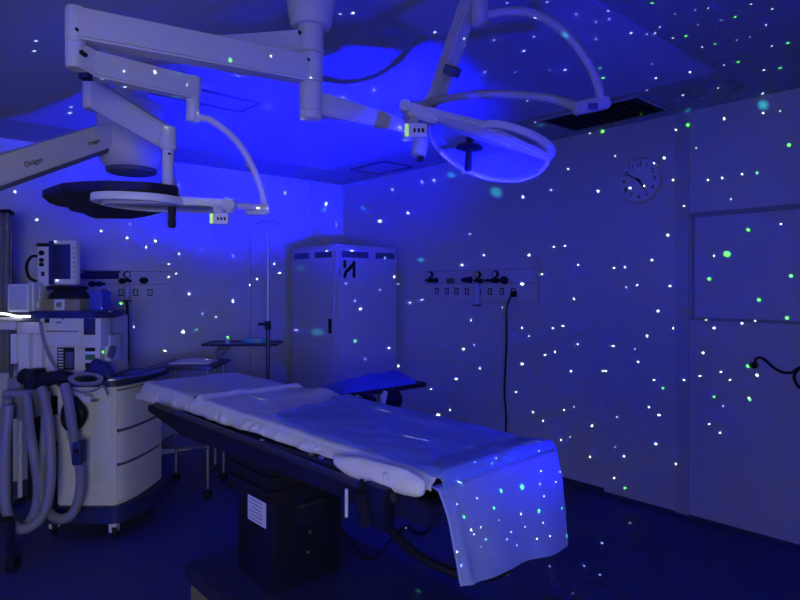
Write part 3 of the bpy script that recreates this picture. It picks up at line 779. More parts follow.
# camera pod below the right lamp's hub
p_ = Q(419, 152, 2.2)
bm = B(); lathe(bm, [(.014, -.02), (.026, -.016), (.028, .03), (.02, .07)], 20, Matrix.Translation(p_) @ Matrix.Rotation(.25, 4, 'Y')); 
pod = obj('sensor_pod', bm, 'lens_glass', t)
bm = B(); cbox(bm, 417, 156, 424, 161, 2.165, .012, .002); obj('pod_window', bm, 'ink', pod)
bm = B(); cyl(bm, Q(417, 143, 2.2), Q(416, 128, 2.2), .012, 12); obj('pod_stem', bm, 'arm_enamel', t)

# ------------------------------------------------------------------ left surgical lamp on its spring arm
z0 = zp(57)
p0 = Vector((PV.x, PV.y, 0)); 
t = thing('surgical_light', 'left surgical lamp on a long spring arm, above the head of the table', 'surgical light', (PV.x, PV.y, z0), 'surgical lamps above the operating table')
bm = B(); lathe(bm, [(.024, zp(69)), (.0275, zp(66)), (.0285, zp(44.5)), (.027, zp(43))], 28, Matrix.Translation((PV.x, PV.y, 0))); j = obj('joint', bm, 'arm_enamel', t)
a0 = Q(80, 55, 1.82); a1 = Q(95, 66, 1.87); a2 = Q(193, 89, 2.1)
bm = B(); arm(bm, Q(76, 56, 1.82), a1, .075, .055); arm(bm, a1-(a2-a1)*.06, a2, .080, .06, .95); sa = obj('spring_arm', bm, 'arm_enamel', t)
p_ = Q(82, 52.5, 1.79); bm = B(); cyl(bm, p_+ED*.02, p_-ED*.004, .007, 14); obj('arm_screw', bm, 'ink', sa)
bm = B(); cbox(bm, 78, 72, 88, 78, 1.80, .03, .003); obj('arm_gap', bm, 'ink', sa)
zs = lambda y, d=2.1: H-(y-HY)*d/F
bm = B(); lathe(bm, [(.020, zs(122)), (.023, zs(120.5)), (.023, zs(94)), (.027, zs(93)), (.028, zs(78)), (.024, zs(77))], 24, Matrix.Translation((a2.x, a2.y, 0))); obj('stub', bm, 'arm_enamel', t)
bm = B(); arc(bm, [Q(193, 118, 2.1), Q(201, 117.5, 2.1), Q(212, 121, 2.1), Q(225, 130, 2.11), Q(238, 143, 2.12), Q(249, 160, 2.13), Q(258, 180, 2.14), Q(263, 196, 2.15), Q(266, 212, 2.15)], .0125); obj('outer_yoke', bm, 'arm_enamel', t)
bm = B(); arm(bm, Q(246, 211.5, 2.15), Q(270, 211.5, 2.15), .025, .04); obj('yoke_joint', bm, 'arm_enamel', t)
bm = B(); arc(bm, [Q(268, 208, 2.15), Q(252, 207, 2.13), Q(238, 206, 2.1), Q(230, 205, 2.08)], .0135); obj('inner_yoke', bm, 'arm_enamel', t)
bm = B(); arm(bm, Q(214, 205, 2.07), Q(236, 206, 2.07), .035, .06); hb = obj('hub', bm, 'lamp_enamel', t)
bm = B(); lat(bm, .018, .05, Matrix.Translation(Q(229, 213, 2.07)) @ Matrix.Rotation(.1, 4, 'X')); obj('yoke_cap', bm, 'lamp_enamel', t)
hub = Q(219, 206, 2.07); tip = Q(102, 202, 2.05)
Ml = lamp_head(t, hub, tip, .17, .13, math.radians(0), 'clear_lens', .30)
handle(t, Matrix.Translation(Q(172, 206, 2.06)), 0, .072, False, .013)
keypad(t, 209, 213, 228, 224, 2.0)
bm = B(); arm(bm, Q(218, 206, 2.03), Q(218, 215, 2.01), .03, .03); obj('keypad_bracket', bm, 'lamp_enamel', t)

# ------------------------------------------------------------------ third arm with a rod and a flat black panel
pj = Q(95, 94, 2.28)
t = thing('flat_panel', 'flat black panel hanging on a rod left of the left surgical lamp', 'hanging panel', pj)
bm = B(); PU = Vector((pj.x, pj.y, 0)); lathe(bm, [(.036, pj.z-.06), (.042, pj.z-.05), (.042, pj.z+.04), (.03, zz(44)-.045)], 24, Matrix.Translation(PU)); obj('joint', bm, 'arm_enamel', t)
e = Q(168, 138, 2.1); bm = B(); k_ = pj+(e-pj)*.12; arm(bm, pj, e, .098, .07, .78); sa = obj('spring_arm', bm, 'arm_enamel', t)
zr = lambda y, d=2.1: H-(y-HY)*d/F
bm = B(); lathe(bm, [(.024, zr(150)), (.028, zr(149)), (.028, zr(128)), (.024, zr(127))], 24, Matrix.Translation((e.x, e.y, 0))); obj('arm_head', bm, 'arm_enamel', t)
bm = B(); lathe(bm, [(.0195, zr(189)), (.0195, zr(150))], 20, Matrix.Translation((e.x, e.y, 0))); rd = obj('rod', bm, 'arm_enamel', t)
for y in (153.5, 187):
    bm = B(); p_ = Q(169, y, 2.078); cyl(bm, p_+ED*.01, p_-ED*.002, .004, 10); obj('screw', bm, 'ink', rd)
bm = B(); lathe(bm, [(.022, zr(196)), (.040, zr(194)), (.040, zr(189)), (.026, zr(187.5))], 24, Matrix.Translation((e.x, e.y, 0))); obj('mount', bm, 'arm_enamel', t)
zs_ = zr(196)-.004
bm = B(); pts = [(42, 198), (61, 192), (80, 190.5), (104, 189.5), (150, 191), (178, 194.5), (180, 208), (160, 213.5), (145, 217), (132, 219), (94, 218.5), (85, 215), (82, 213.5), (70, 211), (66, 207.5), (58, 206.5), (48, 203)]
poly = [P(x, y, z=zs_) for x, y in pts]
prism(bm, [(p_.x, p_.y) for p_ in poly], .03, Matrix.Translation((0, 0, zs_)), .004); obj('panel', bm, 'black_paint', t, False)

# ------------------------------------------------------------------ pendant housing with supply arm
g = Q(131.5, 140, 2.95); zg = lambda y: H-(y-HY)*2.95/F
t = thing('supply_pendant', 'round pendant housing with a sloping supply arm at the upper left', 'pendant', (g.x, g.y, ZC))
M = Matrix.Translation((g.x, g.y, 0))
bm = B(); lathe(bm, [(.05, zg(172)), (.095, zg(170.5)), (.128, zg(166)), (.148, zg(157)), (.153, zg(140)), (.153, zg(108)), (.146, zg(105)), (.130, zg(104))], 40, M); hs = obj('housing', bm, 'arm_enamel', t)
bm = B(); lathe(bm, [(.102, zg(173.8)), (.112, zg(172.5)), (.115, zg(169))], 40, M); obj('bottom_cap', bm, 'vent_dark', hs)
bm = B(); lathe(bm, [(.075, zg(105)), (.075, ZC)], 28, M); obj('drop_tube', bm, 'arm_enamel', t)
a, c = Q(112, 133, 2.86), Q(-60, 189, 2.2)
bm = B(); arm(bm, a, c, .105, .10, 1.0); sa = obj('supply_arm', bm, 'arm_enamel', t)
dv = (c-a).normalized(); s_ = dv.cross(Vector((0, 0, 1))).normalized(); u_ = s_.cross(dv)
if s_.dot(ED) > 0: s_ = -s_
bm = B(); arm(bm, a-u_*.058+s_*-.01, c-u_*.058+s_*-.01, .03, .085); obj('arm_underside', bm, 'vent_dark', sa)  # dark strip along the underside of the arm
for f, sz, word in ((.57, .030, 'Dr\u00e4ger'), (.19, .022, 'Dr\u00e4ger')):
    pc = a+(c-a)*f+s_*.051+u_*(-.008)
    bm = B(); text(bm, word, sz, frame_matrix(pc, -dv, u_, (-dv).cross(u_))); obj('lettering', bm, 'ink', sa, False)
# ------------------------------------------------------------------ anaesthesia machine
D0 = 3.75
ko = D0/F
def U(x): return (x-CX)*ko          # frame column -> sideways position on the front plane
def Z(y): return H-(y-HY)*ko
base = R(U(100), D0+.3, 0)
am = thing('anaesthesia_machine', 'large anaesthesia machine with drawers, shelf and hoses on the left', 'medical machine', base)
def plan(bm, pts, z0, z1, bev=.006):
    prism(bm, [(R(r, d, 0).x, R(r, d, 0).y) for r, d in pts], z1-z0, Matrix.Translation((0, 0, z0)), bev)
def curve_plan(x_l, x_k, x_r, dn, df, n=10):
    # flat front from x_l to x_k, quarter curve back to x_r at depth df
    pts = [(U(x_l), dn), (U(x_k), dn)]
    r0, r1 = U(x_k), (x_r-CX)/F*df
    for i in range(1, n+1):
        a = i/n*PI/2
        pts.append((r0+(r1-r0)*math.sin(a), dn+(df-dn)*(1-math.cos(a))))
    pts += [(r1, df+.12), (U(x_l), df+.12)]
    return pts
# base and plinth
bm = B(); plan(bm, curve_plan(48, 112, 166, D0-.03, D0+.42), .10, .205, .012); obj('plinth', bm, 'blue_plastic', am)
for x, y in ((112, 0.0), (52, 0.06), (148, .40)):
    c_ = R((x-CX)/F*(D0+y), D0+y+.03, 0)
    bm = B(); box(bm, c_+Vector((0, 0, .085)), (.05, .06, .10), TH, .012); k = obj('caster_cover', bm, 'machine_plastic', am)
    bm = B(); lathe(bm, [(.036, -.016), (.044, -.010), (.044, .010), (.036, .016)], 20, Matrix.Translation(c_+Vector((0, 0, .044))) @ Matrix.Rotation(TH+.5, 4, 'Z') @ Matrix.Rotation(PI/2, 4, 'Y')); obj('wheel', bm, 'black_rubber', k)
# drawer cabinet
bm = B(); plan(bm, curve_plan(57, 112, 155, D0, D0+.42), .205, .945, .008); cab = obj('drawer_cabinet', bm, 'machine_plastic', am)
zs3 = [.225, .46, .67, .925]
for a, c in zip(zs3, zs3[1:]):
    p_ = curve_plan(57, 117, 157, D0-.006, D0+.42)
    xr_ = p_[-2][0]; q_ = [(U(117.5), D0-.008)]+p_[2:-2]+[(xr_, D0+.50), (xr_-.03, D0+.50)]
    inner = [(r-.03, d+.02) for r, d in reversed(p_[2:-2])]
    bm = B(); plan(bm, q_+inner[:], a+.009, c-.009, .003)
    obj('drawer', bm, 'machine_plastic', am)
p_ = curve_plan(57, 117, 155.8, D0-.002, D0+.42); xr_ = p_[-2][0]
bm = B(); plan(bm, [(U(118.5), D0-.004)]+p_[2:-2]+[(xr_, D0+.49), (xr_-.05, D0+.49)]+[(r-.05, d+.04) for r, d in reversed(p_[2:-2])], .23, .92, .002); obj('drawer_bay', bm, 'vent_dark', am)
bm = B(); cbox(bm, 93, 402, 110, 482, D0-.005, .012, .003); obj('front_panel', bm, 'white_plastic', cab)
bm = B(); cbox(bm, 60, 394, 116, 399, D0-.006, .02, .004); obj('cabinet_lip', bm, 'white_plastic', cab)
# worktop with rim
wp = curve_plan(60, 112, 163, D0-.05, D0+.42)
bm = B(); plan(bm, wp, .945, .985, .01); wt = obj('worktop', bm, 'blue_plastic', am)
bm = B(); pts = [R(r, d, .99) for r, d in wp[1:-2]]; tube(bm, pts, .016, 10); tube(bm, [p_+Vector((0, 0, .03)) for p_ in pts[3:]], .010, 10); obj('worktop_rail', bm, 'steel', wt)
# tower
bm = B(); cbox(bm, 42, 317, 100, 396, D0+.08, .40, .012); tw = obj('tower', bm, 'machine_plastic', am)
bm = B(); cbox(bm, 40, 316, 82, 346, D0+.02, .10, .012); obj('control_module', bm, 'white_plastic', am)
bm = B(); cbox(bm, 80, 315, 101, 348, D0+.0, .14, .012); sm = obj('screen_module', bm, 'white_plastic', am)
bm = B(); cbox(bm, 83.5, 318.5, 95, 335, D0-.004, .01, .003); obj('module_screen', bm, 'screen_glass', sm)
bm = B()
for x0, y0, x1, y1 in ((44.5, 318.5, 49, 323), (56, 322, 61, 323), (46, 331, 78, 331.8), (62, 318.5, 64, 319.5)): cbox(bm, x0, y0, x1, y1, D0+.016, .008, .001)
obj('module_marks', bm, 'ink', am, False)
bm = B(); cbox(bm, 57, 347.5, 74, 370, D0+.074, .02, .003); rk = obj('connector_recess', bm, 'ink', am)
bm = B()
for i in range(7): cbox(bm, 58, 349+i*3, 63, 350.6+i*3, D0+.068, .012, .001)
obj('connector_teeth', bm, 'machine_plastic', rk, False)
bm = B(); cbox(bm, 65, 352, 73, 368, D0+.066, .02, .002); obj('recess_door', bm, 'vent_dark', rk)
bm = B(); cbox(bm, 82, 344, 100, 374, D0+.03, .12, .008); gb = obj('gas_block', bm, 'white_plastic', am)
for i in range(3):
    bm = B(); cbox(bm, 85, 346+i*8.5, 94.5, 351.5+i*8.5, D0+.022, .014, .002); obj('gas_port', bm, 'black_paint' if i != 1 else 'green_plastic', gb)
bm = B(); cbox(bm, 99, 335, 110, 362, D0+.10, .16, .012); cbox(bm, 101, 326, 106, 329, D0+.12, .05, .003); cbox(bm, 102.5, 329, 104.5, 336, D0+.13, .02, .002); vp = obj('vaporiser', bm, 'white_plastic', am)
bm = B(); arm(bm, Q(110, 358, D0+.1), Q(113, 346, D0+.1), .035, .04); obj('vaporiser_lever', bm, 'vent_dark', vp)
# left columns
bm = B(); cbox(bm, 18, 330, 29, 388, D0+.0, .10, .008); cbox(bm, 16.5, 322, 40, 334, D0-.01, .14, .008); obj('side_column', bm, 'white_plastic', am)
bm = B(); cbox(bm, 10, 334, 16, 364, D0-.02, .10, .008); obj('absorber_column', bm, 'white_plastic', am)
bm = B(); cbox(bm, 29.5, 334, 42, 395, D0+.04, .2, .008); obj('side_panel', bm, 'machine_plastic', am)
# shelf
sx = lambda x, d: (x-CX)/F*d
sp = [(U(30), D0-.05), (sx(100, D0), D0-.05), (sx(112, D0+.02), D0+.02), (sx(121, D0+.14), D0+.14), (sx(126, D0+.4), D0+.4), (sx(40, D0+.4), D0+.4)]
bm = B(); plan(bm, sp, Z(318), Z(311), .012); obj('shelf', bm, 'blue_plastic', am)
# lit strip under the left shelf
bm = B(); a_ = [(-4, 313.5), (6, 314), (15, 316), (22, 316.5), (30, 316.5)]
tube(bm, [Q(x, y, D0-.06) for x, y in a_], .0075, 10, 5)
m = mat('light_strip', (.9, .9, .9), .4); nt = m.node_tree; bs_ = nt.nodes['Principled BSDF']
bs_.inputs['Emission Color'].default_value = (1, .98, .92, 1); bs_.inputs['Emission Strength'].default_value = 2.0
ls_ = obj('light_strip', bm, 'light_strip', am, label='glowing white light strip')
bm = B(); cbox(bm, -4, 317.5, 22, 321, D0-.05, .12, .006); cbox(bm, -2, 321, 16, 330, D0, .1, .01); obj('strip_bracket', bm, 'white_plastic', am)
# arms and bundle on the front
bm = B(); tube(bm, [Q(24, 376, D0-.02), Q(40, 380, D0-.06), Q(60, 377, D0-.08), Q(72, 378, D0-.05)], [.05, .035], 12, 5); cbox(bm, 23, 370, 35, 390, D0-.10, .12, .015); obj('hose_bracket', bm, 'black_paint', am)
bm = B(); tube(bm, [Q(74, 402, D0-.06), Q(82, 412, D0-.07), Q(80, 422, D0-.06), Q(72, 428, D0-.05), Q(66, 420, D0-.04), Q(68, 406, D0-.04), Q(76, 400, D0-.05)], .03, 12, 5); obj('breathing_bag', bm, 'dark_cover', am)
bm = B(); cbox(bm, 82, 396, 90, 403, D0-.08, .05, .006); vk = obj('valve_block', bm, 'white_plastic', am)
p_ = Q(91, 400.5, D0-.06); bm = B(); tube(bm, [p_, p_+ER*.045], .008, 10); obj('valve_pin', bm, 'chrome', vk)
bm = B()
cbox(bm, 0, 390, 33, 420, D0-.12, .18, .03); cbox(bm, 6, 378, 20, 395, D0-.05, .12, .02); obj('bellows_housing', bm, 'hose_plastic', am)
bm = B(); cbox(bm, 52, 415, 66, 442, D0-.03, .12, .02); obj('absorber', bm, 'machine_plastic', am)
bm = B(); cbox(bm, 27, 395, 57, 500, D0+.1, .25, .01); obj('back_panel', bm, 'black_paint', am)
bm = B(); cyl(bm, Q(20, 420, D0), Q(20, 497, D0), .014, 12); obj('stand_pole', bm, 'machine_plastic', am)
# corrugated hoses
def hose(pts, r=.026):
    b = B(); P_ = catmull([Q(x, y, d) for x, y, d in pts], 22)
    tube(b, P_, r, 12, rings=.10); return obj('corrugated_hose', b, 'hose_plastic', am)
h = D0-.2
hose([(8, 398, h), (4, 420, h), (3, 450, h), (4, 485, h), (8, 512, h), (17, 526, h), (28, 524, h), (36, 508, h), (38, 485, h), (34, 455, h-.03), (30, 430, h), (28, 410, h), (26, 395, h+.04)])
hose([(9, 405, h-.08), (6, 440, h-.1), (5, 480, h-.1), (7, 512, h-.1), (18, 528, h-.1), (32, 526, h-.1), (44, 512, h-.1), (50, 488, h-.1), (51, 455, h-.08), (49, 425, h-.05), (46, 405, h), (42, 388, h+.05)])
hose([(46, 392, h+.06), (46, 420, h+.04), (44, 450, h+.02), (41, 475, h), (42, 498, h), (50, 514, h), (61, 519, h), (72, 514, h), (79, 498, h), (81, 478, h), (79, 462, h)])
hose([(65, 385, h+.06), (69, 405, h), (72, 425, h), (75, 445, h), (77, 458, h)], .027)
bm = B(); cbox(bm, 71, 442, 81, 466, h-.03, .07, .014); hc = obj('hose_connector', bm, 'blue_plastic', am)
bm = B(); cbox(bm, 73.5, 449.5, 78.5, 453.5, h-.035, .01, .002); obj('connector_port', bm, 'ink', hc)
# small leads
bm = B(); tube(bm, [Q(40, 322, D0-.03), Q(43, 340, D0-.02), Q(50, 358, D0-.02), Q(60, 374, D0-.05), Q(66, 380, D0-.06)], .008, 8, 6)
tube(bm, [Q(62, 380, D0-.08), Q(72, 389, D0-.09), Q(84, 393, D0-.1), Q(96, 390, D0-.1), Q(103, 386, D0-.1), Q(108, 395, D0-.07)], .006, 8, 6)
obj('lead', bm, 'hose_plastic', am)

# far left wheeled foot of the machine's trolley
c_ = R((8-CX)/F*3.36, 3.36, 0)
t = thing('trolley_base', 'black wheeled trolley foot on the floor at the left photo edge', 'trolley', c_)
bm = B(); tube(bm, [c_+Vector((0, 0, .13))-ER*.25, c_+Vector((0, 0, .12)), c_+ER*.07-ED*.05+Vector((0, 0, .10))], .035, 12, 5); cyl(bm, c_-ER*.02+Vector((0, 0, .1)), c_-ER*.02+Vector((0, 0, .27)), .05, 16); obj('arm', bm, 'black_paint', t)
for q in (c_+ER*.06-ED*.05, c_-ER*.24):
    bm = B(); lathe(bm, [(.042, -.02), (.05, -.012), (.05, .012), (.042, .02)], 20, Matrix.Translation(q+Vector((0, 0, .05))) @ Matrix.Rotation(TH, 4, 'Z') @ Matrix.Rotation(PI/2, 4, 'Y')); obj('wheel', bm, 'black_rubber', t)

# cloth and cuffs heaped on the worktop
zt = .985
bm = B(); g = []
for j in range(18):
    row = []
    for i in range(24):
        u = U(80)+(U(115)-U(80))*i/23; w = D0-.045+.07*j/17
        hgt = .15*(math.sin(PI*i/23)*math.sin(PI*j/17))**.7*(.75+.5*noise.noise(Vector((u*12, w*12, 5))))
        row.append(bm.verts.new(R(u, w, zt+.012+max(0, hgt)*(.5+.5*i/23))))
    g.append(row)
for j in range(17):
    for i in range(23): bm.faces.new((g[j][i], g[j][i+1], g[j+1][i+1], g[j+1][i]))
c = tag(obj('folded_cuff', bm, 'blue_plastic', sharp=180), 'dark blue pressure cuff heaped on the machine worktop', 'cuff')
m_ = c.modifiers.new('s', 'SOLIDIFY'); m_.thickness = .008; m_.offset = 1
bm = B()
pts = []
for i in range(60):
    a = i/59*2*PI*2.6; rr = 1+.12*math.sin(a*1.7)
    pts.append(Q(86+15*rr*math.cos(a), 379+5*rr*math.sin(a), D0-.10+.02*math.cos(a*.7)))
tube(bm, pts, .009, 8)
tag(obj('coiled_lead', bm, 'hose_plastic'), 'coil of grey monitoring leads hanging before the machine worktop', 'cable')

# ------------------------------------------------------------------ patient monitor and things on the shelf
zs = Z(311)
t = thing('patient_monitor', 'boxy patient monitor with side knobs on top of the machine', 'monitor', R(U(58), D0+.15, zs+.05))
bm = B(); Mm = Matrix.Translation(Q(66.5, 262.5, D0+.05)) @ Matrix.Rotation(TH-.10, 4, 'Z')
w_, h_ = 26*ko, 45*ko
box(bm, 0, (w_, .05, h_), M=Mm, bev=.014); bz = obj('bezel', bm, 'white_plastic', t)
bm = B(); box(bm, 0, (w_*.70, .006, h_*.78), M=Mm @ Matrix.Translation((-.012, -.026, .004)), bev=.002); obj('screen', bm, 'screen_glass', bz)
bm = B()
for i in range(7): box(bm, 0, (.010, .005, .012), M=Mm @ Matrix.Translation((w_*.42, -.026, .09-.03*i)), bev=.002)
obj('key', bm, 'grey_ink', bz)
bm = B(); cbox(bm, 48, 240.5, 55, 285, D0+.03, .08, .01); obj('side_edge', bm, 'blue_plastic', t)
bm = B(); cbox(bm, 37, 245, 50, 286, D0+.07, .2, .01); bd = obj('body', bm, 'white_plastic', t)
bm = B(); cbox(bm, 36, 243, 51, 246.5, D0+.06, .22, .006); obj('top_handle', bm, 'black_paint', bd)
bm = B()
for y, rr in ((253, .016), (260, .013), (264.5, .013)):
    p_ = Q(42, y, D0+.07); cyl(bm, p_+ED*.01, p_-ED*.012, rr, 16)
cbox(bm, 41, 271.5, 44, 276, D0+.066, .01, .002)
obj('socket', bm, 'ink', bd)
bm = B(); tube(bm, [Q(37, 256, D0+.08), Q(32, 256.5, D0+.05), Q(28, 261, D0+.05), Q(26.5, 268, D0+.05), Q(29, 277, D0+.05), Q(35, 281, D0+.07), Q(38, 281, D0+.09)], .009, 10, 6); obj('cord', bm, 'black_rubber', t)
bm = B(); cbox(bm, 46, 286, 72, 290, D0+.06, .2, .008); cyl(bm, Q(58, 291, D0+.2), R(U(58)*1.05, D0+.2, zs+.0), .03, 14); obj('stand', bm, 'black_paint', t)

t = thing('module_box', 'yellowish box with a white label on the machine shelf', 'box', R(U(58), D0+.1, zs))
bm = B(); cbox(bm, 41, 299, 80, 311, D0+.0, .18, .008); obj('case', bm, 'yellow_card', t)
bm = B(); cbox(bm, 54, 299.3, 64.5, 310, D0-.003, .006, .001); lb = obj('label_plate', bm, 'white_plastic', t)
p_ = Q(59, 304.8, D0-.004); bm = B(); tube(bm, [p_+(ER*math.cos(a)+Vector((0, 0, 1))*math.sin(a))*.014 for a in [2*PI*i/20 for i in range(20)]], .003, 6, closed=True); lat(bm, .006, .004, frame_matrix(p_, ER, Vector((0, 0, 1)), ED*-1)); obj('emblem', bm, 'ink', lb)
bm = B(); g = []
for j in range(12):
    row = []
    for i in range(24):
        a = 2*PI*i/24; k = math.sin(PI*min(.999, (j+.01)/11)*.5)
        u = U(61)+.128*math.cos(a)*math.cos(PI/2*j/12)**.5; w = D0+.10+.09*math.sin(a)*math.cos(PI/2*j/12)**.5
        row.append(bm.verts.new(R(u, w, Z(298.8)+.072*j/11*(1+.10*noise.noise(Vector((u*20, w*20, 0)))))))
    g.append(row)
for j in range(11):
    for i in range(24): bm.faces.new((g[j][i], g[j][(i+1) % 24], g[j+1][(i+1) % 24], g[j+1][i]))
bm.faces.new(g[0][::-1]); bm.faces.new(g[-1])
tag(obj('black_bag', bm, 'black_rubber'), 'slumped black bag lying on the yellowish box under the monitor', 'bag')
bm = B(); cbox(bm, 85, 291, 102, 310.9, D0+.1, .12, .006)
tag(obj('storage_box', bm, 'pad_vinyl'), 'blue box standing at the right end of the machine shelf', 'box')
t = thing('small_display', 'pale boxy display at the left end of the machine shelf', 'display', R(U(19), D0+.0, Z(313)))
bm = B(); cbox(bm, 7, 284, 29, 312, D0-.06, .10, .012); c_ = obj('case', bm, 'white_plastic', t)
bm = B(); cbox(bm, 9, 286, 26, 310, D0-.064, .01, .006); obj('front', bm, 'lens_glass', c_)
bm = B(); cbox(bm, 27, 282, 34, 313, D0-.03, .16, .01); obj('back', bm, 'white_plastic', t)
bm = B(); cbox(bm, 33, 286, 40, 302, D0+.02, .1, .012); cbox(bm, 33, 302, 39, 308, D0, .1, .004); obj('mount', bm, 'machine_plastic', t)

# ------------------------------------------------------------------ dark curtain at the left edge
zt = H-(213-HY)*4.3/F; k = 4.3/F
bm = B(); g = []
for j in range(20):
    z = .95+(zt-.95)*j/19; row = []
    for i in range(50):
        u = (-40-CX)*k+(13+40)*k*i/49
        row.append(bm.verts.new(R(u, 4.3+.025*math.sin(i*1.1)+.01*math.sin(j*.5+i), z)))
    g.append(row)
for j in range(19):
    for i in range(49): bm.faces.new((g[j][i], g[j][i+1], g[j+1][i+1], g[j+1][i]))
t = thing('curtain', 'dark hanging curtain at the left photo edge', 'curtain', R((-14-CX)*k, 4.3, 0))
c = obj('cloth', bm, 'curtain_cloth', t, sharp=180)
m_ = c.modifiers.new('s', 'SOLIDIFY'); m_.thickness = .004
bm = B(); tube(bm, [R((-44-CX)*k, 4.3, zt+.01), R((10-CX)*k, 4.3, zt+.01), R((13-CX)*k, 4.3, zt-.01)], .016, 12); obj('rail', bm, 'black_paint', t)
bm = B()
for x in (-42, 11): cyl(bm, R((x-CX)*k, 4.3, 0), R((x-CX)*k, 4.3, zt), .012, 12)
box(bm, R((-15.5-CX)*k, 4.3, .02), (.42, .3, .04), TH, .01); obj('stand', bm, 'dark_steel', t)
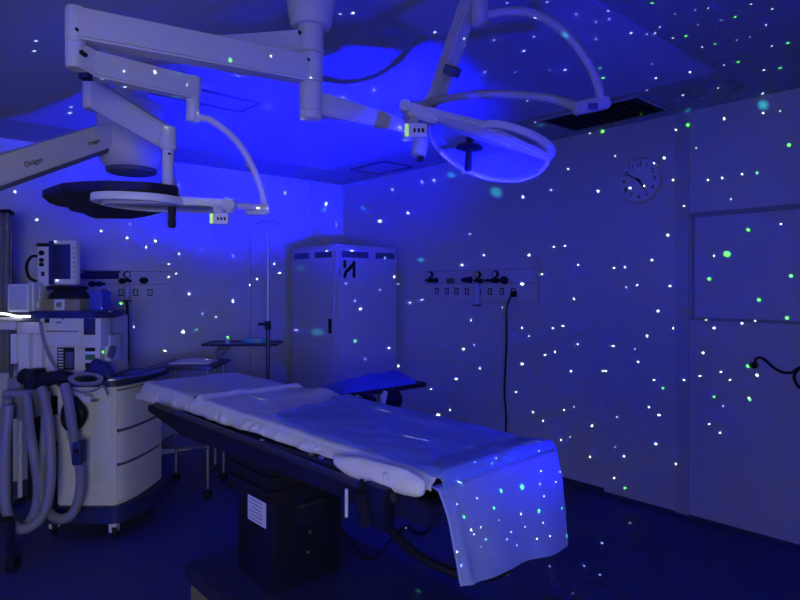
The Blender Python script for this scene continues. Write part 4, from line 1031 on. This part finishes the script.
# beams of the star projector: a point each beam passes through, its angular radius, strength and colour
STARS = [
    (1.999, 1.586, 2.728, 0.00213, 0.8, 'w'), (2.116, 1.471, 2.728, 0.00218, 0.8, 'w'), (1.821, 1.318, 2.524, 0.00222, 0.8, 'w'), (2.302, 1.453, 2.728, 0.00223, 0.8, 'w'),
    (2.379, 1.347, 2.728, 0.00224, 0.8, 'w'), (2.437, 1.438, 2.728, 0.00226, 0.8, 'w'), (2.453, 1.384, 2.728, 0.00226, 0.8, 'w'), (2.663, 1.392, 2.728, 0.00279, 1.2, 'w'),
    (1.978, 1.986, 2.728, 0.00257, 1.2, 'w'), (1.688, 1.541, 2.481, 0.00217, 0.8, 'w'), (2.202, 2.004, 2.728, 0.00218, 0.8, 'w'), (2.252, 1.864, 2.728, 0.0022, 0.8, 'w'),
    (2.365, 1.717, 2.728, 0.00224, 0.8, 'w'), (2.468, 1.851, 2.728, 0.00275, 1.2, 'w'), (2.604, 1.536, 2.728, 0.00228, 0.8, 'w'), (2.548, 2.172, 2.728, 0.00274, 1.2, 'w'),
    (2.671, 2.064, 2.728, 0.00177, 0.35, 'w'), (2.22, 2.403, 2.728, 0.00214, 0.8, 'w'), (2.427, 2.611, 2.728, 0.00217, 0.8, 'w'), (2.788, 1.919, 2.728, 0.00178, 0.35, 'w'),
    (2.848, 1.865, 2.728, 0.00281, 1.2, 'w'), (3.142, 2.334, 2.728, 0.00228, 0.8, 'w'), (4.174, 2.513, 2.735, 0.00175, 0.35, 'w'), (3.618, 2.618, 2.74, 0.00227, 0.8, 'w'),
    (1.579, 1.779, 2.176, 0.00277, 1.2, 'w'), (1.626, 1.801, 2.14, 0.00283, 1.2, 'w'), (1.768, 1.449, 2.029, 0.00263, 0.8, 'w'), (1.731, 1.373, 2.058, 0.00261, 0.8, 'w'),
    (4.174, 4.373, 2.603, 0.00217, 0.8, 'w'), (4.174, 4.204, 2.6, 0.00219, 0.8, 'w'), (4.174, 3.823, 2.615, 0.00172, 0.35, 'w'), (4.174, 3.142, 2.316, 0.00282, 1.2, 'w'),
    (4.174, 2.864, 2.342, 0.00232, 0.8, 'w'), (4.174, 2.446, 2.284, 0.00287, 1.2, 'w'), (4.174, 2.706, 2.488, 0.0023, 0.8, 'w'), (4.174, 2.307, 2.526, 0.00179, 0.35, 'w'),
    (4.174, 4.813, 2.587, 0.00167, 0.35, 'w'), (3.794, 1.645, 2.74, 0.00274, 1.2, 'w'), (4.121, 1.304, 2.74, 0.00216, 0.8, 'w'), (4.174, 1.321, 2.632, 0.00219, 0.8, 'w'),
    (4.162, 1.852, 2.628, 0.00226, 0.8, 'w'), (4.174, 1.548, 2.648, 0.00222, 0.8, 'w'), (4.174, 1.724, 2.485, 0.00178, 0.35, 'w'), (4.134, 1.992, 2.42, 0.00232, 0.8, 'w'),
    (4.174, 1.94, 2.453, 0.00282, 1.2, 'w'), (4.174, 1.878, 2.292, 0.00235, 0.8, 'w'), (4.174, 1.647, 2.261, 0.00234, 0.8, 'w'), (4.174, 1.56, 2.262, 0.00233, 0.8, 'w'),
    (4.174, 1.441, 2.271, 0.00231, 0.8, 'w'), (4.162, 1.798, 2.104, 0.00239, 0.8, 'w'), (4.174, 1.506, 2.12, 0.00184, 0.35, 'w'), (4.174, 1.913, 1.916, 0.00296, 1.2, 'w'),
    (4.162, 1.22, 1.937, 0.00237, 0.8, 'w'), (4.162, 1.605, 1.759, 0.00245, 0.8, 'w'), (4.174, 2.026, 1.747, 0.00245, 0.8, 'w'), (4.174, 2.228, 1.703, 0.00245, 0.8, 'w'),
    (4.174, 2.315, 1.698, 0.00245, 0.8, 'w'), (4.174, 2.137, 1.572, 0.00247, 0.8, 'w'), (4.174, 2.221, 1.557, 0.00192, 0.35, 'w'), (4.174, 1.899, 1.564, 0.00248, 0.8, 'w'),
    (4.174, 1.983, 1.389, 0.00304, 1.2, 'w'), (4.174, 1.878, 1.275, 0.0025, 0.8, 'w'), (4.144, 1.648, 1.34, 0.0025, 0.8, 'w'), (4.174, 1.61, 1.289, 0.00304, 1.2, 'w'),
    (4.174, 1.441, 1.328, 0.00303, 1.2, 'w'), (4.144, 1.356, 1.346, 0.00248, 0.8, 'w'), (4.174, 2.062, 1.21, 0.00305, 1.2, 'w'), (4.174, 2.323, 1.12, 0.00248, 0.8, 'w'),
    (4.174, 2.129, 1.019, 0.00249, 0.8, 'w'), (4.174, 2.012, 0.903, 0.00249, 0.8, 'w'), (4.174, 1.679, 1.12, 0.00305, 1.2, 'w'), (4.174, 1.567, 1.005, 0.00249, 0.8, 'w'),
    (4.174, 1.698, 0.965, 0.0025, 0.8, 'w'), (4.162, 1.798, 0.929, 0.0025, 0.8, 'w'), (4.174, 1.401, 0.859, 0.00247, 0.8, 'w'), (4.174, 1.512, 0.96, 0.00249, 0.8, 'w'),
    (4.164, 1.352, 1.01, 0.00302, 1.2, 'w'), (4.174, 2.404, 0.926, 0.00247, 0.8, 'w'), (4.174, 2.38, 0.929, 0.00248, 0.8, 'w'), (4.174, 2.152, 1.111, 0.00194, 0.35, 'w'),
    (4.143, 2.174, 2.27, 0.00288, 1.2, 'w'), (4.143, 2.069, 2.271, 0.00236, 0.8, 'w'), (2.695, 1.064, 2.74, 0.00224, 0.8, 'w'), (2.792, 0.929, 2.74, 0.00221, 0.8, 'w'),
    (2.909, 0.886, 2.74, 0.0022, 0.8, 'w'), (3.065, 0.958, 2.74, 0.00221, 0.8, 'w'), (2.727, 1.286, 2.74, 0.00227, 0.8, 'w'), (2.774, 1.332, 2.74, 0.00228, 0.8, 'w'),
    (2.729, 1.349, 2.728, 0.00178, 0.35, 'w'), (2.894, 1.302, 2.74, 0.00228, 0.8, 'w'), (3.109, 1.255, 2.74, 0.00227, 0.8, 'w'), (3.353, 1.022, 2.74, 0.0022, 0.8, 'w'),
    (3.448, 1.279, 2.74, 0.00224, 0.8, 'w'), (3.69, 1.163, 2.74, 0.00267, 1.2, 'w'), (3.385, 1.43, 2.728, 0.00277, 1.2, 'w'), (3.339, 1.598, 2.728, 0.0028, 1.2, 'w'),
    (3.114, 1.512, 2.728, 0.00179, 0.35, 'w'), (3.537, 1.748, 2.74, 0.00228, 0.8, 'w'), (3.798, 1.442, 2.734, 0.00222, 0.8, 'w'), (4.137, 1.315, 2.74, 0.00216, 0.8, 'w'),
    (4.174, 1.228, 2.624, 0.00169, 0.35, 'w'), (4.174, 1.548, 2.642, 0.00222, 0.8, 'w'), (2.647, 1.182, 2.74, 0.00176, 0.35, 'w'), (2.673, 1.108, 2.74, 0.00175, 0.35, 'w'),
    (2.859, 1.073, 2.74, 0.00175, 0.35, 'w'), (3.147, 1.109, 2.74, 0.00174, 0.35, 'w'), (3.155, 1.054, 2.74, 0.00173, 0.35, 'w'), (2.835, 1.162, 2.74, 0.00176, 0.35, 'w'),
    (4.174, 1.976, 0.663, 0.00302, 1.2, 'w'), (4.174, 2.496, 0.498, 0.00297, 1.2, 'w'), (4.174, 1.997, 0.456, 0.00298, 1.2, 'w'), (4.174, 2.513, 0.258, 0.00239, 0.8, 'w'),
    (4.174, 2.236, 0.322, 0.00242, 0.8, 'w'), (4.162, 1.852, 0.349, 0.00243, 0.8, 'w'), (4.174, 2.315, 0.143, 0.00238, 0.8, 'w'), (3.798, 1.992, 0.0, 0.00241, 4.0, 'w'),
    (3.372, 1.949, 0.0, 0.00302, 6.0, 'w'), (3.018, 1.854, 0.0, 0.00252, 4.0, 'w'), (2.988, 1.739, 0.0, 0.00254, 4.0, 'w'), (2.709, 1.727, 0.0, 0.00255, 4.0, 'w'),
    (4.174, 1.641, 0.656, 0.00246, 0.8, 'w'), (4.174, 1.573, 0.609, 0.00245, 0.8, 'w'), (4.174, 2.048, 0.708, 0.00248, 0.8, 'w'), (4.174, 2.291, 0.599, 0.00191, 0.35, 'w'),
    (4.174, 2.652, 0.62, 0.00189, 0.35, 'w'), (4.174, 2.688, 0.378, 0.00187, 0.35, 'w'), (4.174, 1.554, 0.787, 0.00193, 0.35, 'w'), (4.174, 2.77, 0.34, 0.00239, 0.8, 'w'),
    (4.174, 2.307, 0.374, 0.00189, 0.35, 'w'), (4.174, 3.737, 2.044, 0.00178, 0.35, 'w'), (4.174, 2.836, 1.88, 0.00239, 0.8, 'w'), (4.174, 2.734, 1.883, 0.0024, 0.8, 'w'),
    (4.174, 3.08, 1.825, 0.0029, 1.2, 'w'), (4.124, 3.79, 1.761, 0.00282, 1.2, 'w'), (4.174, 3.57, 1.845, 0.00233, 0.8, 'w'), (4.124, 3.114, 1.583, 0.00399, 1.0, 'w'),
    (4.174, 2.652, 1.464, 0.00245, 0.8, 'w'), (4.174, 2.951, 1.665, 0.0024, 0.8, 'w'), (4.174, 4.373, 1.431, 0.00226, 0.8, 'w'), (4.174, 4.549, 1.398, 0.00224, 0.8, 'w'),
    (4.174, 3.725, 1.258, 0.00234, 0.8, 'w'), (4.1, 3.263, 1.372, 0.00239, 0.8, 'w'), (4.174, 3.823, 0.985, 0.00284, 1.2, 'w'), (4.174, 3.688, 1.032, 0.00182, 0.35, 'w'),
    (4.174, 3.152, 1.213, 0.0024, 0.8, 'w'), (4.174, 2.845, 1.228, 0.00244, 0.8, 'w'), (4.174, 2.752, 1.248, 0.00245, 0.8, 'w'), (4.174, 3.617, 0.83, 0.00235, 0.8, 'w'),
    (4.174, 3.152, 0.909, 0.00293, 1.2, 'w'), (4.174, 2.922, 1.004, 0.00243, 0.8, 'w'), (4.174, 2.826, 1.036, 0.00244, 0.8, 'w'), (4.174, 2.679, 0.898, 0.00245, 0.8, 'w'),
    (4.174, 3.912, 0.698, 0.00282, 1.2, 'w'), (4.174, 3.215, 0.665, 0.00238, 0.8, 'w'), (4.174, 4.245, 0.562, 0.00226, 0.8, 'w'), (4.174, 3.04, 0.521, 0.00239, 0.8, 'w'),
    (4.174, 2.941, 0.463, 0.00239, 0.8, 'w'), (4.174, 3.989, 0.396, 0.00228, 0.8, 'w'), (4.174, 2.743, 0.583, 0.00242, 0.8, 'w'), (4.174, 2.617, 1.115, 0.00246, 0.8, 'w'),
    (4.174, 2.617, 1.729, 0.00243, 0.8, 'w'), (4.174, 3.08, 1.149, 0.00188, 0.35, 'w'), (1.701, 1.306, 1.017, 0.0033, 0.8, 'w'), (1.758, 1.276, 1.016, 0.00339, 0.8, 'w'),
    (1.728, 1.234, 0.995, 0.00344, 0.8, 'w'), (1.503, 1.236, 1.013, 0.00319, 0.8, 'w'), (1.41, 1.242, 1.016, 0.00305, 0.8, 'w'), (1.69, 1.199, 0.942, 0.00344, 0.8, 'w'),
    (1.667, 1.186, 0.908, 0.00342, 0.8, 'w'), (1.325, 1.229, 0.976, 0.00356, 1.2, 'w'), (1.364, 1.193, 0.929, 0.00301, 0.8, 'w'), (1.28, 1.195, 0.931, 0.00286, 0.8, 'w'),
    (1.309, 1.168, 0.857, 0.00354, 1.2, 'w'), (1.317, 1.164, 0.844, 0.00291, 0.8, 'w'), (1.349, 1.165, 0.855, 0.00297, 0.8, 'w'), (1.435, 1.168, 0.853, 0.00242, 0.35, 'w'),
    (1.488, 1.165, 0.804, 0.00316, 0.8, 'w'), (1.457, 1.155, 0.794, 0.00311, 0.8, 'w'), (1.51, 1.159, 0.76, 0.00315, 0.8, 'w'), (1.564, 1.17, 0.798, 0.00325, 0.8, 'w'),
    (1.552, 1.176, 0.84, 0.00398, 1.2, 'w'), (1.676, 1.177, 0.868, 0.00342, 0.8, 'w'), (1.652, 1.164, 0.79, 0.00335, 0.8, 'w'), (1.614, 1.16, 0.75, 0.004, 1.2, 'w'),
    (1.678, 1.155, 0.743, 0.00334, 0.8, 'w'), (1.237, 1.156, 0.818, 0.00336, 1.2, 'w'), (1.373, 1.144, 0.78, 0.00232, 0.35, 'w'), (1.334, 1.152, 0.806, 0.00228, 0.35, 'w'),
    (1.241, 1.144, 0.783, 0.00275, 0.8, 'w'), (1.759, 1.187, 0.894, 0.00349, 0.8, 'w'), (1.792, 1.193, 0.92, 0.00352, 0.8, 'w'), (2.876, 1.98, -0.0, 0.00251, 4.0, 'w'),
    (2.617, 2.069, 0.0, 0.00193, 1.75, 'w'), (1.944, 2.043, 0.234, 0.00244, 0.8, 'w'), (2.623, 2.897, 0.008, 0.0023, 4.0, 'w'), (1.55, 1.313, 1.018, 0.00245, 0.35, 'w'),
    (1.582, 1.259, 1.023, 0.00254, 0.35, 'w'), (2.258, 5.697, 2.526, 0.00185, 0.8, 'w'), (0.845, 2.105, 1.827, 0.00218, 1.2, 'w'), (1.04, 1.92, 1.83, 0.00241, 1.2, 'w'),
    (1.072, 1.907, 1.831, 0.00201, 0.8, 'w'), (1.787, 5.697, 1.998, 0.00219, 1.2, 'w'), (2.034, 5.697, 1.984, 0.00226, 1.2, 'w'), (1.953, 5.697, 1.925, 0.00183, 0.8, 'w'),
    (1.813, 5.697, 2.125, 0.0014, 0.35, 'w'), (1.57, 5.697, 2.047, 0.00175, 0.8, 'w'), (1.082, 5.697, 2.107, 0.00163, 0.8, 'w'), (2.258, 5.697, 1.872, 0.00189, 0.8, 'w'),
    (2.484, 5.697, 1.919, 0.0015, 0.35, 'w'), (2.808, 5.697, 1.872, 0.00198, 0.8, 'w'), (3.133, 5.697, 2.009, 0.00202, 0.8, 'w'), (3.274, 5.697, 1.804, 0.00205, 0.8, 'w'),
    (3.334, 5.697, 1.71, 0.00206, 0.8, 'w'), (2.144, 5.647, 1.773, 0.00188, 0.8, 'w'), (2.229, 5.697, 1.692, 0.0019, 0.8, 'w'), (2.144, 5.647, 1.652, 0.00189, 0.8, 'w'),
    (2.355, 5.697, 1.493, 0.00235, 1.2, 'w'), (2.808, 5.697, 1.419, 0.00244, 1.2, 'w'), (3.075, 5.697, 1.643, 0.00203, 0.8, 'w'), (2.989, 5.685, 1.581, 0.00202, 0.8, 'w'),
    (1.159, 4.017, 1.407, 0.00218, 1.2, 'w'), (0.906, 4.256, 1.842, 0.00202, 1.2, 'w'), (0.915, 4.243, 1.6, 0.00205, 1.2, 'w'), (2.484, 5.697, 1.297, 0.00152, 0.35, 'w'),
    (2.296, 5.697, 1.131, 0.00319, 1.0, 'w'), (2.627, 5.697, 1.264, 0.00154, 0.35, 'w'), (2.117, 5.697, 0.963, 0.00188, 0.8, 'w'), (1.847, 5.697, 1.198, 0.00143, 0.35, 'w'),
    (2.791, 5.389, 2.74, 0.00195, 0.8, 'w'), (0.646, 3.468, 2.728, 0.0018, 1.2, 'w'), (0.627, 3.322, 2.728, 0.00146, 0.8, 'w'), (1.056, 4.536, 2.728, 0.00268, 1.0, 'w'),
    (1.026, 4.382, 2.728, 0.00161, 0.8, 'w'), (0.716, 2.006, 2.252, 0.00259, 1.0, 'w'), (0.618, 1.998, 2.229, 0.00116, 0.35, 'w'), (0.635, 2.045, 2.195, 0.00185, 1.2, 'w'),
    (0.556, 2.009, 2.193, 0.00145, 0.8, 'w'), (0.771, 2.102, 2.108, 0.00128, 0.35, 'w'), (0.928, 5.697, 2.32, 0.00158, 0.8, 'w'), (1.054, 1.854, 2.346, 0.00178, 0.8, 'w'),
    (1.57, 3.125, 2.728, 0.00226, 1.2, 'w'), (1.974, 3.511, 2.728, 0.00238, 1.2, 'w'), (1.196, 1.823, 2.295, 0.00192, 0.8, 'w'), (1.186, 1.872, 2.158, 0.00241, 1.2, 'w'),
    (2.227, 3.038, 2.728, 0.00344, 1.0, 'w'), (1.285, 1.82, 2.191, 0.00159, 0.35, 'w'), (2.286, 2.808, 2.728, 0.00258, 1.2, 'w'), (1.543, 2.127, 2.728, 0.0019, 0.8, 'w'),
    (1.579, 2.082, 2.728, 0.0032, 1.0, 'w'), (2.941, 3.529, 2.728, 0.00167, 0.35, 'w'), (2.769, 5.346, 2.74, 0.00195, 0.8, 'w'), (1.954, 4.445, 2.728, 0.00228, 1.2, 'w'),
    (0.868, 2.025, 2.152, 0.00133, 0.35, 'w'), (0.87, 2.036, 2.123, 0.00172, 0.8, 'w'), (1.875, 3.97, 2.728, 0.00188, 0.8, 'w'), (1.872, 3.812, 2.728, 0.00147, 0.35, 'w'),
    (2.555, 4.034, 2.728, 0.00203, 0.8, 'w'), (2.753, 4.255, 2.728, 0.00204, 0.8, 'w'), (3.284, 4.936, 2.728, 0.00205, 0.8, 'w'), (0.826, 2.014, 2.236, 0.00128, 0.35, 'w'),
    (1.504, 3.407, 2.728, 0.00141, 0.35, 'w'), (2.303, 5.177, 2.74, 0.00188, 0.8, 'w'), (2.675, 3.688, 2.728, 0.00163, 0.35, 'w'), (4.174, 5.042, 2.271, 0.00215, 0.8, 'w'),
    (4.077, 5.697, 2.283, 0.00209, 0.8, 'w'), (3.334, 5.697, 2.178, 0.00248, 1.2, 'w'), (3.516, 4.652, 1.904, 0.00362, 1.0, 'w'), (3.928, 4.651, 1.85, 0.00269, 1.2, 'w'),
    (3.328, 4.797, 1.903, 0.00262, 1.2, 'w'), (4.048, 4.652, 1.662, 0.00271, 1.2, 'w'), (3.864, 4.652, 1.53, 0.00222, 0.8, 'w'), (3.613, 4.652, 1.347, 0.0027, 1.2, 'w'),
    (3.328, 5.349, 1.121, 0.00257, 1.2, 'w'), (3.981, 4.652, 0.946, 0.00272, 1.2, 'w'), (3.674, 4.652, 0.859, 0.00221, 0.8, 'w'), (4.174, 4.733, 0.741, 0.00271, 1.2, 'w'),
    (4.174, 4.733, 1.592, 0.00173, 0.35, 'w'), (3.445, 4.652, 1.597, 0.0017, 0.35, 'w'), (3.552, 4.652, 1.425, 0.00171, 0.35, 'w'), (3.347, 5.697, 1.71, 0.00206, 0.8, 'w'),
    (3.938, 5.697, 2.5, 0.00344, 1.0, 'w'), (4.174, 5.026, 2.269, 0.00358, 1.0, 'w'), (4.174, 4.579, 2.314, 0.00267, 1.2, 'w'), (3.408, 5.697, 2.569, 0.00246, 1.2, 'w'),
    (4.174, 4.829, 2.578, 0.00167, 0.35, 'w'), (2.126, 5.697, 0.962, 0.0023, 1.2, 'w'), (1.481, 2.744, 1.001, 0.00263, 1.2, 'w'), (4.174, 4.149, 0.323, 0.00376, 1.0, 'w'),
    (1.491, 1.604, 1.01, 0.00456, 1.0, 'w'), (1.714, 2.029, 1.013, 0.00259, 0.8, 'w'), (1.595, 2.184, 0.235, 0.00272, 1.2, 'w'), (2.963, 1.724, 2.728, 0.00282, 1.0, 'g'),
    (3.116, 1.795, 2.728, 0.00384, 1.0, 'g'), (4.174, 2.404, 2.73, 0.00275, 1.0, 'g'), (3.961, 1.999, 2.737, 0.00475, 1.0, 'g'), (4.162, 1.772, 2.646, 0.00373, 1.0, 'g'),
    (4.174, 1.181, 2.409, 0.00371, 1.0, 'g'), (4.174, 1.355, 2.266, 0.00281, 1.0, 'g'), (4.162, 1.402, 1.914, 0.00399, 1.0, 'g'), (4.162, 1.526, 1.768, 0.00729, 1.0, 'g'),
    (4.162, 1.636, 1.609, 0.00411, 1.0, 'g'), (4.162, 1.167, 1.622, 0.00402, 1.0, 'g'), (4.162, 1.34, 1.476, 0.00409, 1.0, 'g'), (4.162, 1.188, 1.37, 0.00407, 1.0, 'g'),
    (4.174, 1.948, 0.855, 0.00304, 1.0, 'g'), (4.174, 1.61, 0.838, 0.00303, 1.0, 'g'), (4.174, 2.412, 2.724, 0.00275, 1.0, 'g'), (2.473, 1.2, 2.74, 0.00372, 1.0, 'g'),
    (2.873, 1.02, 2.74, 0.00371, 1.0, 'g'), (2.917, 1.251, 2.74, 0.00378, 1.0, 'g'), (3.118, 1.198, 2.74, 0.00275, 1.0, 'g'), (3.371, 0.958, 2.74, 0.00363, 1.0, 'g'),
    (3.457, 1.213, 2.74, 0.00371, 1.0, 'g'), (3.721, 1.095, 2.74, 0.00361, 1.0, 'g'), (4.174, 2.228, 0.091, 0.0029, 1.0, 'g'), (4.174, 1.395, 0.848, 0.00301, 1.0, 'g'),
    (1.481, 1.234, 1.001, 0.00386, 1.0, 'g'), (1.577, 1.191, 0.916, 0.00993, 1.0, 'g'), (1.476, 1.194, 0.925, 0.0067, 1.0, 'g'), (1.424, 1.179, 0.889, 0.00516, 1.0, 'g'),
    (1.292, 1.18, 0.895, 0.00479, 1.0, 'g'), (1.358, 1.154, 0.821, 0.00364, 1.0, 'g'), (1.639, 1.17, 0.83, 0.00708, 1.0, 'g'), (1.799, 1.17, 0.706, 0.0056, 1.0, 'g'),
    (1.778, 1.176, 0.805, 0.00421, 1.0, 'g'), (1.811, 1.922, 0.235, 0.00512, 1.0, 'g'), (0.917, 1.882, 2.306, 0.00281, 1.0, 'g'), (1.736, 5.697, 1.416, 0.003, 1.0, 'g'),
    (2.282, 4.72, 1.143, 0.00336, 1.0, 'g'), (1.14, 4.094, 1.148, 0.00296, 1.0, 'g'), (0.749, 4.217, 1.022, 0.00198, 1.0, 'g'), (3.552, 4.652, 1.041, 0.00367, 1.0, 'g'),
    (0.862, 1.907, 1.793, 0.00223, 1.0, 'g'), (4.164, 1.403, 1.061, 0.00413, 1.0, 'g'), (1.907, 1.249, 2.465, 0.00765, 0.3, 't'), (3.717, 2.637, 2.74, 0.00745, 0.3, 't'),
    (3.472, 3.76, 2.728, 0.00596, 0.3, 't'), (4.174, 3.432, 2.393, 0.01247, 0.3, 't'), (4.174, 3.976, 2.617, 0.00724, 0.3, 't'), (2.423, 5.071, 2.74, 0.00629, 0.3, 't'),
    (3.484, 5.039, 2.74, 0.00565, 0.3, 't'), (2.448, 2.977, 2.728, 0.00584, 0.3, 't'), (4.174, 5.321, 2.438, 0.00464, 0.3, 't'), (3.328, 4.967, 1.121, 0.00942, 0.3, 't'),
    (2.385, 4.29, 1.251, 0.00346, 0.3, 't'), (4.174, 4.387, 1.829, 0.00615, 0.3, 't'), (2.733, 5.697, 2.459, 0.00319, 0.3, 't'), (1.326, 1.219, 0.97, 0.00642, 0.3, 't'),
    (1.571, 1.234, 0.994, 0.0072, 0.3, 't'), (0.801, 2.048, 2.198, 0.00541, 0.3, 't'), (0.793, 2.019, 2.273, 0.00442, 0.3, 't'), (3.911, 5.697, 2.43, 0.00568, 0.3, 't'),
    (1.781, 1.891, 0.235, 0.00533, 0.3, 't'), (3.328, 5.273, 1.752, 0.0069, 0.3, 't'), (4.174, 1.321, 2.681, 0.01072, 0.3, 't'), (4.139, 1.762, 2.74, 0.0073, 0.3, 't'),
]
# ------------------------------------------------------------------ light
SRC = Vector((1.61, .13, 1.14))     # star projector standing just outside the photo
def light_nodes(name, energy=1.):
    ld = bpy.data.lights.new(name, 'POINT'); ld.energy = energy; ld.shadow_soft_size = 0.0
    ld.use_nodes = True; nt = ld.node_tree
    for n in list(nt.nodes): nt.nodes.remove(n)
    o = bpy.data.objects.new(name, ld); C.objects.link(o); o.location = SRC
    out = nt.nodes.new('ShaderNodeOutputLight'); geo = nt.nodes.new('ShaderNodeNewGeometry')
    return nt, out, geo.outputs['Incoming']
def add(nt, a, b):
    n = nt.nodes.new('ShaderNodeMath'); n.operation = 'ADD'; nt.links.new(a, n.inputs[0]); nt.links.new(b, n.inputs[1]); return n.outputs[0]
def nebula_light():
    nt, out, dirn = light_nodes('star_projector_glow'); N = nt.nodes; Lk = nt.links
    neb = None
    for target, a0, a1, amp in LOBES:
        d = (Vector(target)-SRC).normalized()
        n = N.new('ShaderNodeVectorMath'); n.operation = 'DOT_PRODUCT'; Lk.new(dirn, n.inputs[0]); n.inputs[1].default_value = d
        m = N.new('ShaderNodeMapRange'); m.interpolation_type = 'SMOOTHSTEP'; m.inputs['From Min'].default_value = math.cos(a1); m.inputs['From Max'].default_value = math.cos(a0)
        m.inputs['To Min'].default_value = 0; m.inputs['To Max'].default_value = amp; Lk.new(n.outputs['Value'], m.inputs['Value'])
        neb = m.outputs['Result'] if neb is None else add(nt, neb, m.outputs['Result'])
    nz = N.new('ShaderNodeTexNoise'); nz.inputs['Scale'].default_value = 2.2; nz.inputs['Detail'].default_value = 2; Lk.new(dirn, nz.inputs['Vector'])
    mr = N.new('ShaderNodeMapRange'); mr.inputs['From Min'].default_value = .3; mr.inputs['From Max'].default_value = .7; mr.inputs['To Min'].default_value = .8; mr.inputs['To Max'].default_value = 1.2; Lk.new(nz.outputs['Fac'], mr.inputs['Value'])
    mm = N.new('ShaderNodeMath'); mm.operation = 'MULTIPLY'; Lk.new(neb, mm.inputs[0]); Lk.new(mr.outputs[0], mm.inputs[1])
    e0 = N.new('ShaderNodeEmission'); e0.inputs['Color'].default_value = NEB_COL; Lk.new(mm.outputs[0], e0.inputs['Strength'])
    Lk.new(e0.outputs[0], out.inputs['Surface'])
def beam_light(beams):
    nt, out, dirn = light_nodes('star_projector_beams', 3.); N = nt.nodes; Lk = nt.links
    cur = None
    for kind, col in DOT_COL.items():
        acc = None
        for x, y, z, rad, amp, kd in beams:
            if kd != kind: continue
            d = (Vector((x, y, z))-SRC); dist = d.length; d.normalize(); rad = max(rad, .0020)
            n = N.new('ShaderNodeVectorMath'); n.operation = 'DISTANCE'; Lk.new(dirn, n.inputs[0]); n.inputs[1].default_value = d
            m = N.new('ShaderNodeMapRange'); m.inputs['From Min'].default_value = rad; m.inputs['From Max'].default_value = rad*(.35 if kd != 't' else 0)
            m.inputs['To Min'].default_value = 0; m.inputs['To Max'].default_value = amp*dist*dist*DOT_GAIN/3; Lk.new(n.outputs['Value'], m.inputs['Value'])
            acc = m.outputs['Result'] if acc is None else add(nt, acc, m.outputs['Result'])
        if acc is None: continue
        e = N.new('ShaderNodeEmission'); e.inputs['Color'].default_value = col; Lk.new(acc, e.inputs['Strength'])
        if cur is None: cur = e.outputs[0]
        else:
            s = N.new('ShaderNodeAddShader'); Lk.new(cur, s.inputs[0]); Lk.new(e.outputs[0], s.inputs[1]); cur = s.outputs[0]
    Lk.new(cur, out.inputs['Surface'])
NEB_COL = (.004, .004, 1, 1)
LOBES = [((1.8, 4.3, 2.74), .0, .27, 1900.), ((2.45, 4.0, 2.74), .0, .31, 3600.), ((3.2, 4.2, 2.74), .0, .28, 1700.),   # far ceiling
         ((2.2, 2.4, 2.74), .1, 1.1, 55.), ((2.2, 5.7, 2.0), .0, .5, 40.), ((3.5, 4.66, 1.3), .0, .34, 110.),             # overhead, back wall, cabinet
         ((-1.6, 1.2, 1.9), .1, .6, 4200.), ((.2, -1.0, 2.74), .2, .8, 700.),                                            # left wall, ceiling behind
         ((4.17, 3.6, 1.7), .1, .7, 25.), ((1.7, 1.25, .98), .1, .6, 8.)]                                                # right wall, table foot
DOT_COL = {'w': (.75, .95, 1, 1), 'g': (.10, 1, .03, 1), 't': (.02, .42, .50, 1)}
DOT_GAIN = 260.
nebula_light()
for k in range(2):
    if STARS[k::2]: beam_light(STARS[k::2])
# corridor light coming through the open doorway behind the photographer
ld = bpy.data.lights.new('corridor_light', 'AREA'); ld.shape = 'RECTANGLE'; ld.size = 1.0; ld.size_y = 1.0; ld.energy = 24.0; ld.color = (.95, 1.03, .98); ld.spread = math.radians(105)
o = bpy.data.objects.new('corridor_light', ld); C.objects.link(o); o.location = (-1.0, YF-.05, 1.5); o.rotation_euler = (PI/2-.35, 0, 0)
ld = bpy.data.lights.new('side_fill_light', 'AREA'); ld.shape = 'RECTANGLE'; ld.size = .8; ld.size_y = .9; ld.energy = 2.5; ld.color = (1, .97, .92); ld.spread = math.radians(120)  # added fill from the left for the table's near side
o = bpy.data.objects.new('side_fill_light', ld); C.objects.link(o); o.location = (XL-.05, .9, .95); o.rotation_euler = (PI/2, 0, -PI/2)
w = bpy.data.worlds.new('room_dark'); bpy.context.scene.world = w; w.use_nodes = True
w.node_tree.nodes['Background'].inputs[0].default_value = (.02, .02, .05, 1); w.node_tree.nodes['Background'].inputs[1].default_value = .2

# ------------------------------------------------------------------ camera and view
cd = bpy.data.cameras.new('camera'); co = bpy.data.objects.new('camera', cd); C.objects.link(co)
cd.sensor_width = 36; cd.lens = F/800*36; cd.shift_y = -12/800
cd.clip_start = .02
co.location = (0, 0, H); co.rotation_euler = (PI/2, 0, TH)
sc = bpy.context.scene; sc.camera = co
vs = sc.view_settings; vs.view_transform = 'Standard'; vs.look = 'None'; vs.exposure = 0.; vs.gamma = 1.; vs.use_curve_mapping = False
cy_ = sc.cycles; cy_.use_denoising = True; cy_.sample_clamp_indirect = 12.0; cy_.max_bounces = 8; cy_.caustics_reflective = False; cy_.caustics_refractive = False
